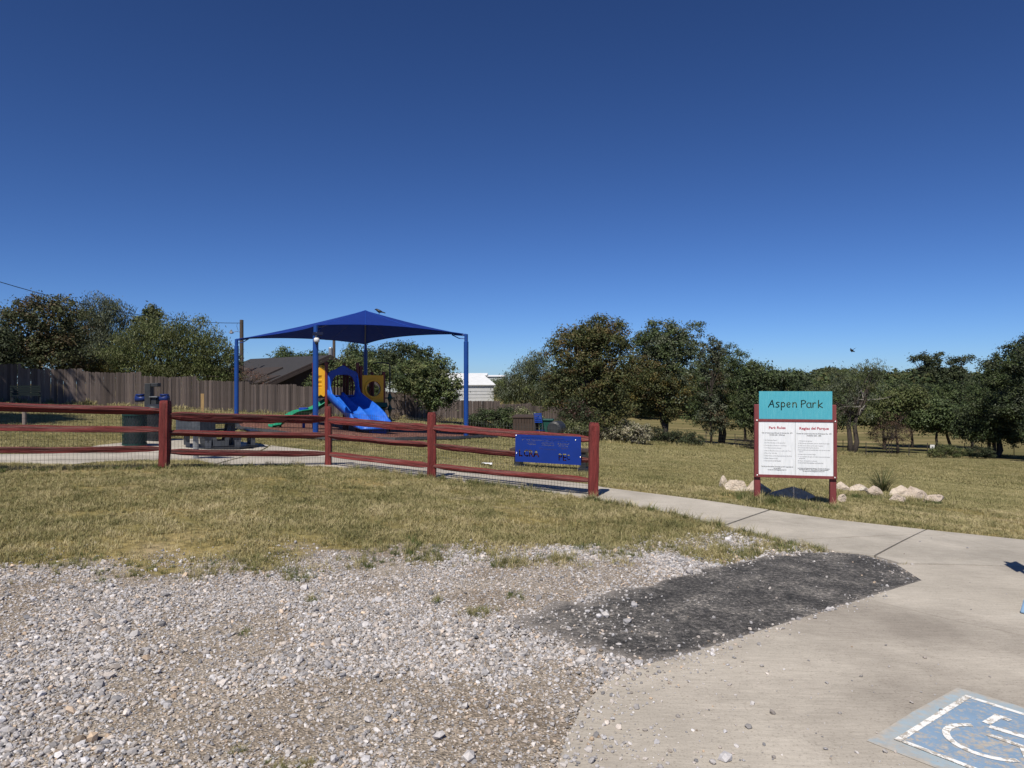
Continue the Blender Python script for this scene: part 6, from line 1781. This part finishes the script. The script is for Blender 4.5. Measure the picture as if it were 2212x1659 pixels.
for u_, z_, v_, ru_, rv_, lab, cl_ in ((792, 74, 412, 24, 20, 'rounded green tree in the band just beyond the sign top', GRN), (822, 80, 408, 24, 22, 'dark rounded tree filling the band left of the old mesquite', DRK + GRN), (884, 78, 408, 20, 22, 'green tree in the band above the thorn shrub', GRN + MSQ),
                                       (912, 84, 404, 24, 24, 'darker green tree in the band behind the low light one', DRK + GRN), (937, 76, 414, 20, 17, 'small green tree in the band behind the bushy one', GRN), (972, 82, 402, 26, 24, 'dense dark tree in the band between bushy tree and oaks', DRK + GRN), (745, 84, 398, 22, 26, 'dark tree in the band behind the hackberry', DRK + GRN)):
    tree('band_tree', lab, u_, z_, [(u_, v_, ru_, rv_), (u_ - ru_ * 0.5, v_ + 5, ru_ * 0.7, rv_ * 0.7), (u_ + ru_ * 0.5, v_ + 4, ru_ * 0.7, rv_ * 0.75)], 200, 34, 0.32, cl_, 0.15, clump=0.65, group='trees in the band beyond the wire fence')
tree('green_bush', 'light green bush at the wire fence by the white notice', 945, 52.5, [(945, 451, 13, 7), (934, 453, 8, 5), (956, 452, 9, 6)], 90, 36, 0.12, MSQ, 0.03, cat='bush', clump=0.25, vb=458)
tree('dark_brush', 'dark round brush at the wire fence under the oaks', 977, 53, [(977, 452, 11, 7), (988, 453, 7, 6)], 60, 36, 0.13, DRK, 0.03, cat='bush', clump=0.25, vb=458.5)
tree('gnarled_oak_tree', 'gnarled oak with crooked flat topped crown on the skyline', 929, 130, [(925, 357, 8, 3.5), (932, 362, 8, 7), (938, 354, 4, 4), (914, 358, 4, 3), (930, 374, 13, 10)], 90, 36, 0.42, DRK, 0.3, clump=0.75, n_limbs=18)
tree('gnarled_oak_tree', 'second gnarled oak on the skyline with a small leafy tuft apart', 958, 130, [(956, 361, 8, 4), (964, 360, 5, 4), (970, 358, 2.5, 2.5), (955, 373, 12, 9), (948, 380, 10, 10)], 90, 36, 0.42, DRK, 0.3, clump=0.75, n_limbs=18)
# an oak out of the picture on the left throws the shade over the fence end
tree('shade_oak_tree', 'spreading oak out of view whose shade falls along the fence end', -165, 25, [(-165, 250, 95, 62), (-150, 215, 72, 55), (-170, 285, 95, 40)], 420, 34, 0.30, GRN + DRK, 0.25, clump=0.6, n_limbs=20)
tree('shade_oak_tree', 'smaller oak out of view whose shade dapples the lawn', -190, 19, [(-185, 235, 110, 70), (-180, 180, 90, 60)], 300, 34, 0.30, GRN + DRK, 0.25, clump=0.6, n_limbs=20)
tree('shade_oak_tree', 'oak out of view standing closest to the shaded fence boards', -136, 30.5, [(-125, 240, 75, 50), (-120, 205, 70, 50), (-130, 275, 75, 40)], 320, 34, 0.30, GRN + DRK, 0.25, clump=0.6, n_limbs=20)

# far wooded hillside: reads as one mass
fv = []
for k in range(4):
    V, Fq, T, C = crown([(0, 0, 4.5, 3.4, 3.4, 3.2), (1.5, 0.5, 5.6, 2.2, 2.2, 2.0), (-1.6, -0.4, 3.6, 2.4, 2.4, 2.2)], 95, 18, 0.62, [DRK + GRN, GRN, DRK, GRN + OLV[:2]][k], 1.0, shape=0.6)
    fv.append(np_mesh('woodland_crown', V, Fq, 'leaf_dull', T))
x, y = cast(900, -60, 190, 96, 235)
u = CU + F_PX * x / y
hz_ = H(x, y)
k = ((u > 560) & (u < 1180) & (y > 118 + np.clip(900 - u, 0, 300) * 0.02)) | ((u > -150) & (u < 480) & (y > 150))
k &= ~((u > 455) & (u < 510))
x, y, hz_ = x[k], y[k], hz_[k]
n = len(x)
s = RNG.uniform(0.75, 1.25, n)
lim = np.where(CU + F_PX * x / y > 560, 1, 0.75)
scatter('far_woodland', fv, np.stack([x, y, hz_ - 0.4], 1), np.stack([np.zeros(n), np.zeros(n), RNG.uniform(0, 6.28, n)], 1), s * lim, RNG.integers(0, 4, n), 'dark oak woodland covering the far hillside', 'woodland')

# wire stock fence on thin steel posts at the foot of the lawn
sf = thing('wire_fence', 'thin steel post and wire stock fence at the foot of the lawn', 'fence', P(877, 455))
tpx = [(641, 444), (678, 444.8), (706, 446), (735, 448), (781, 449.5), (815, 451), (843, 452.5), (866, 456.5), (909, 457.5), (927.5, 456), (964.5, 455), (981.5, 456), (997, 457), (1014, 458), (1034, 459)]
prev = None
for u_, v_ in tpx:
    b0 = P(u_, v_)
    MB().box(b0 + Vector((0, 0, 0.55)), (0.05, 0.04, 1.3)).build('steel_post', 'steel_post', sf, world=True)
    if prev is not None:
        for h in (0.25, 0.55, 0.85, 1.1):
            MB().tube([prev + Vector((0, 0.02, h)), b0 + Vector((0, 0.02, h))], 0.004, 3, False).build('strand', 'wire', sf, world=True)
    prev = b0
q = P(932, 455.5)
ns = thing('fence_notice', 'small white notice hanging on the wire fence', 'notice', q)
MB().box((0, -0.06, 0.80), (0.42, 0.01, 0.42)).build('plate', 'camera_white', ns)
MB().box((0, -0.067, 0.78), (0.15, 0.003, 0.13)).build('mark', 'print_grey', ns)
# unmown fringe along that fence and under the trees
tg = [tuft_mesh(300 + k, 30, 0.35, 0.12, 0.38, 0.035, 0.6, 'grass_far') for k in range(4)]
fx, fy = [], []
for (u0, v0), (u1, v1) in zip(tpx, tpx[1:]):
    a0, a1 = P(u0, v0), P(u1, v1); strip(a0, a1, 60, 0.6)
a0, a1 = P(596, 442), P(700, 446); strip(a0, a1, 60, 0.5)
for t in (0.0, 0.2, 0.4, 0.6, 0.8):
    p0, p1 = FA + fd * (fl * t), FA + fd * (fl * (t + 0.2)); strip(p0 + Vector((0.2, -0.2)), p1 + Vector((0.2, -0.2)), 40, 0.12)
sow('rough_grass', tg, np.array(fx), np.array(fy), 0.5, 1.0, 'uncut pale grass along the fences')
bird('bird', 'black bird landing on a bare twig above the old mesquite', at(852, 352.5, 52), R(200), 1.6, True)

# leaf litter and loose white paper by the fence
q = P(486, 466)
pp = thing('paper_scrap', 'crumpled white paper scrap on the grass behind the fence', 'litter', q + Vector((0, 0, 0.03)))
lm_ = MB(); rr = random.Random(5)
lm_.add([(x_ * 0.045 + rr.uniform(-0.01, 0.01), y_ * 0.04, 0.02 + rr.uniform(-0.015, 0.025)) for y_ in range(-2, 3) for x_ in range(-3, 4)], [(r_ * 7 + c_, r_ * 7 + c_ + 1, (r_ + 1) * 7 + c_ + 1, (r_ + 1) * 7 + c_) for r_ in range(4) for c_ in range(6)])
lm_.build('sheet', 'camera_white', pp)
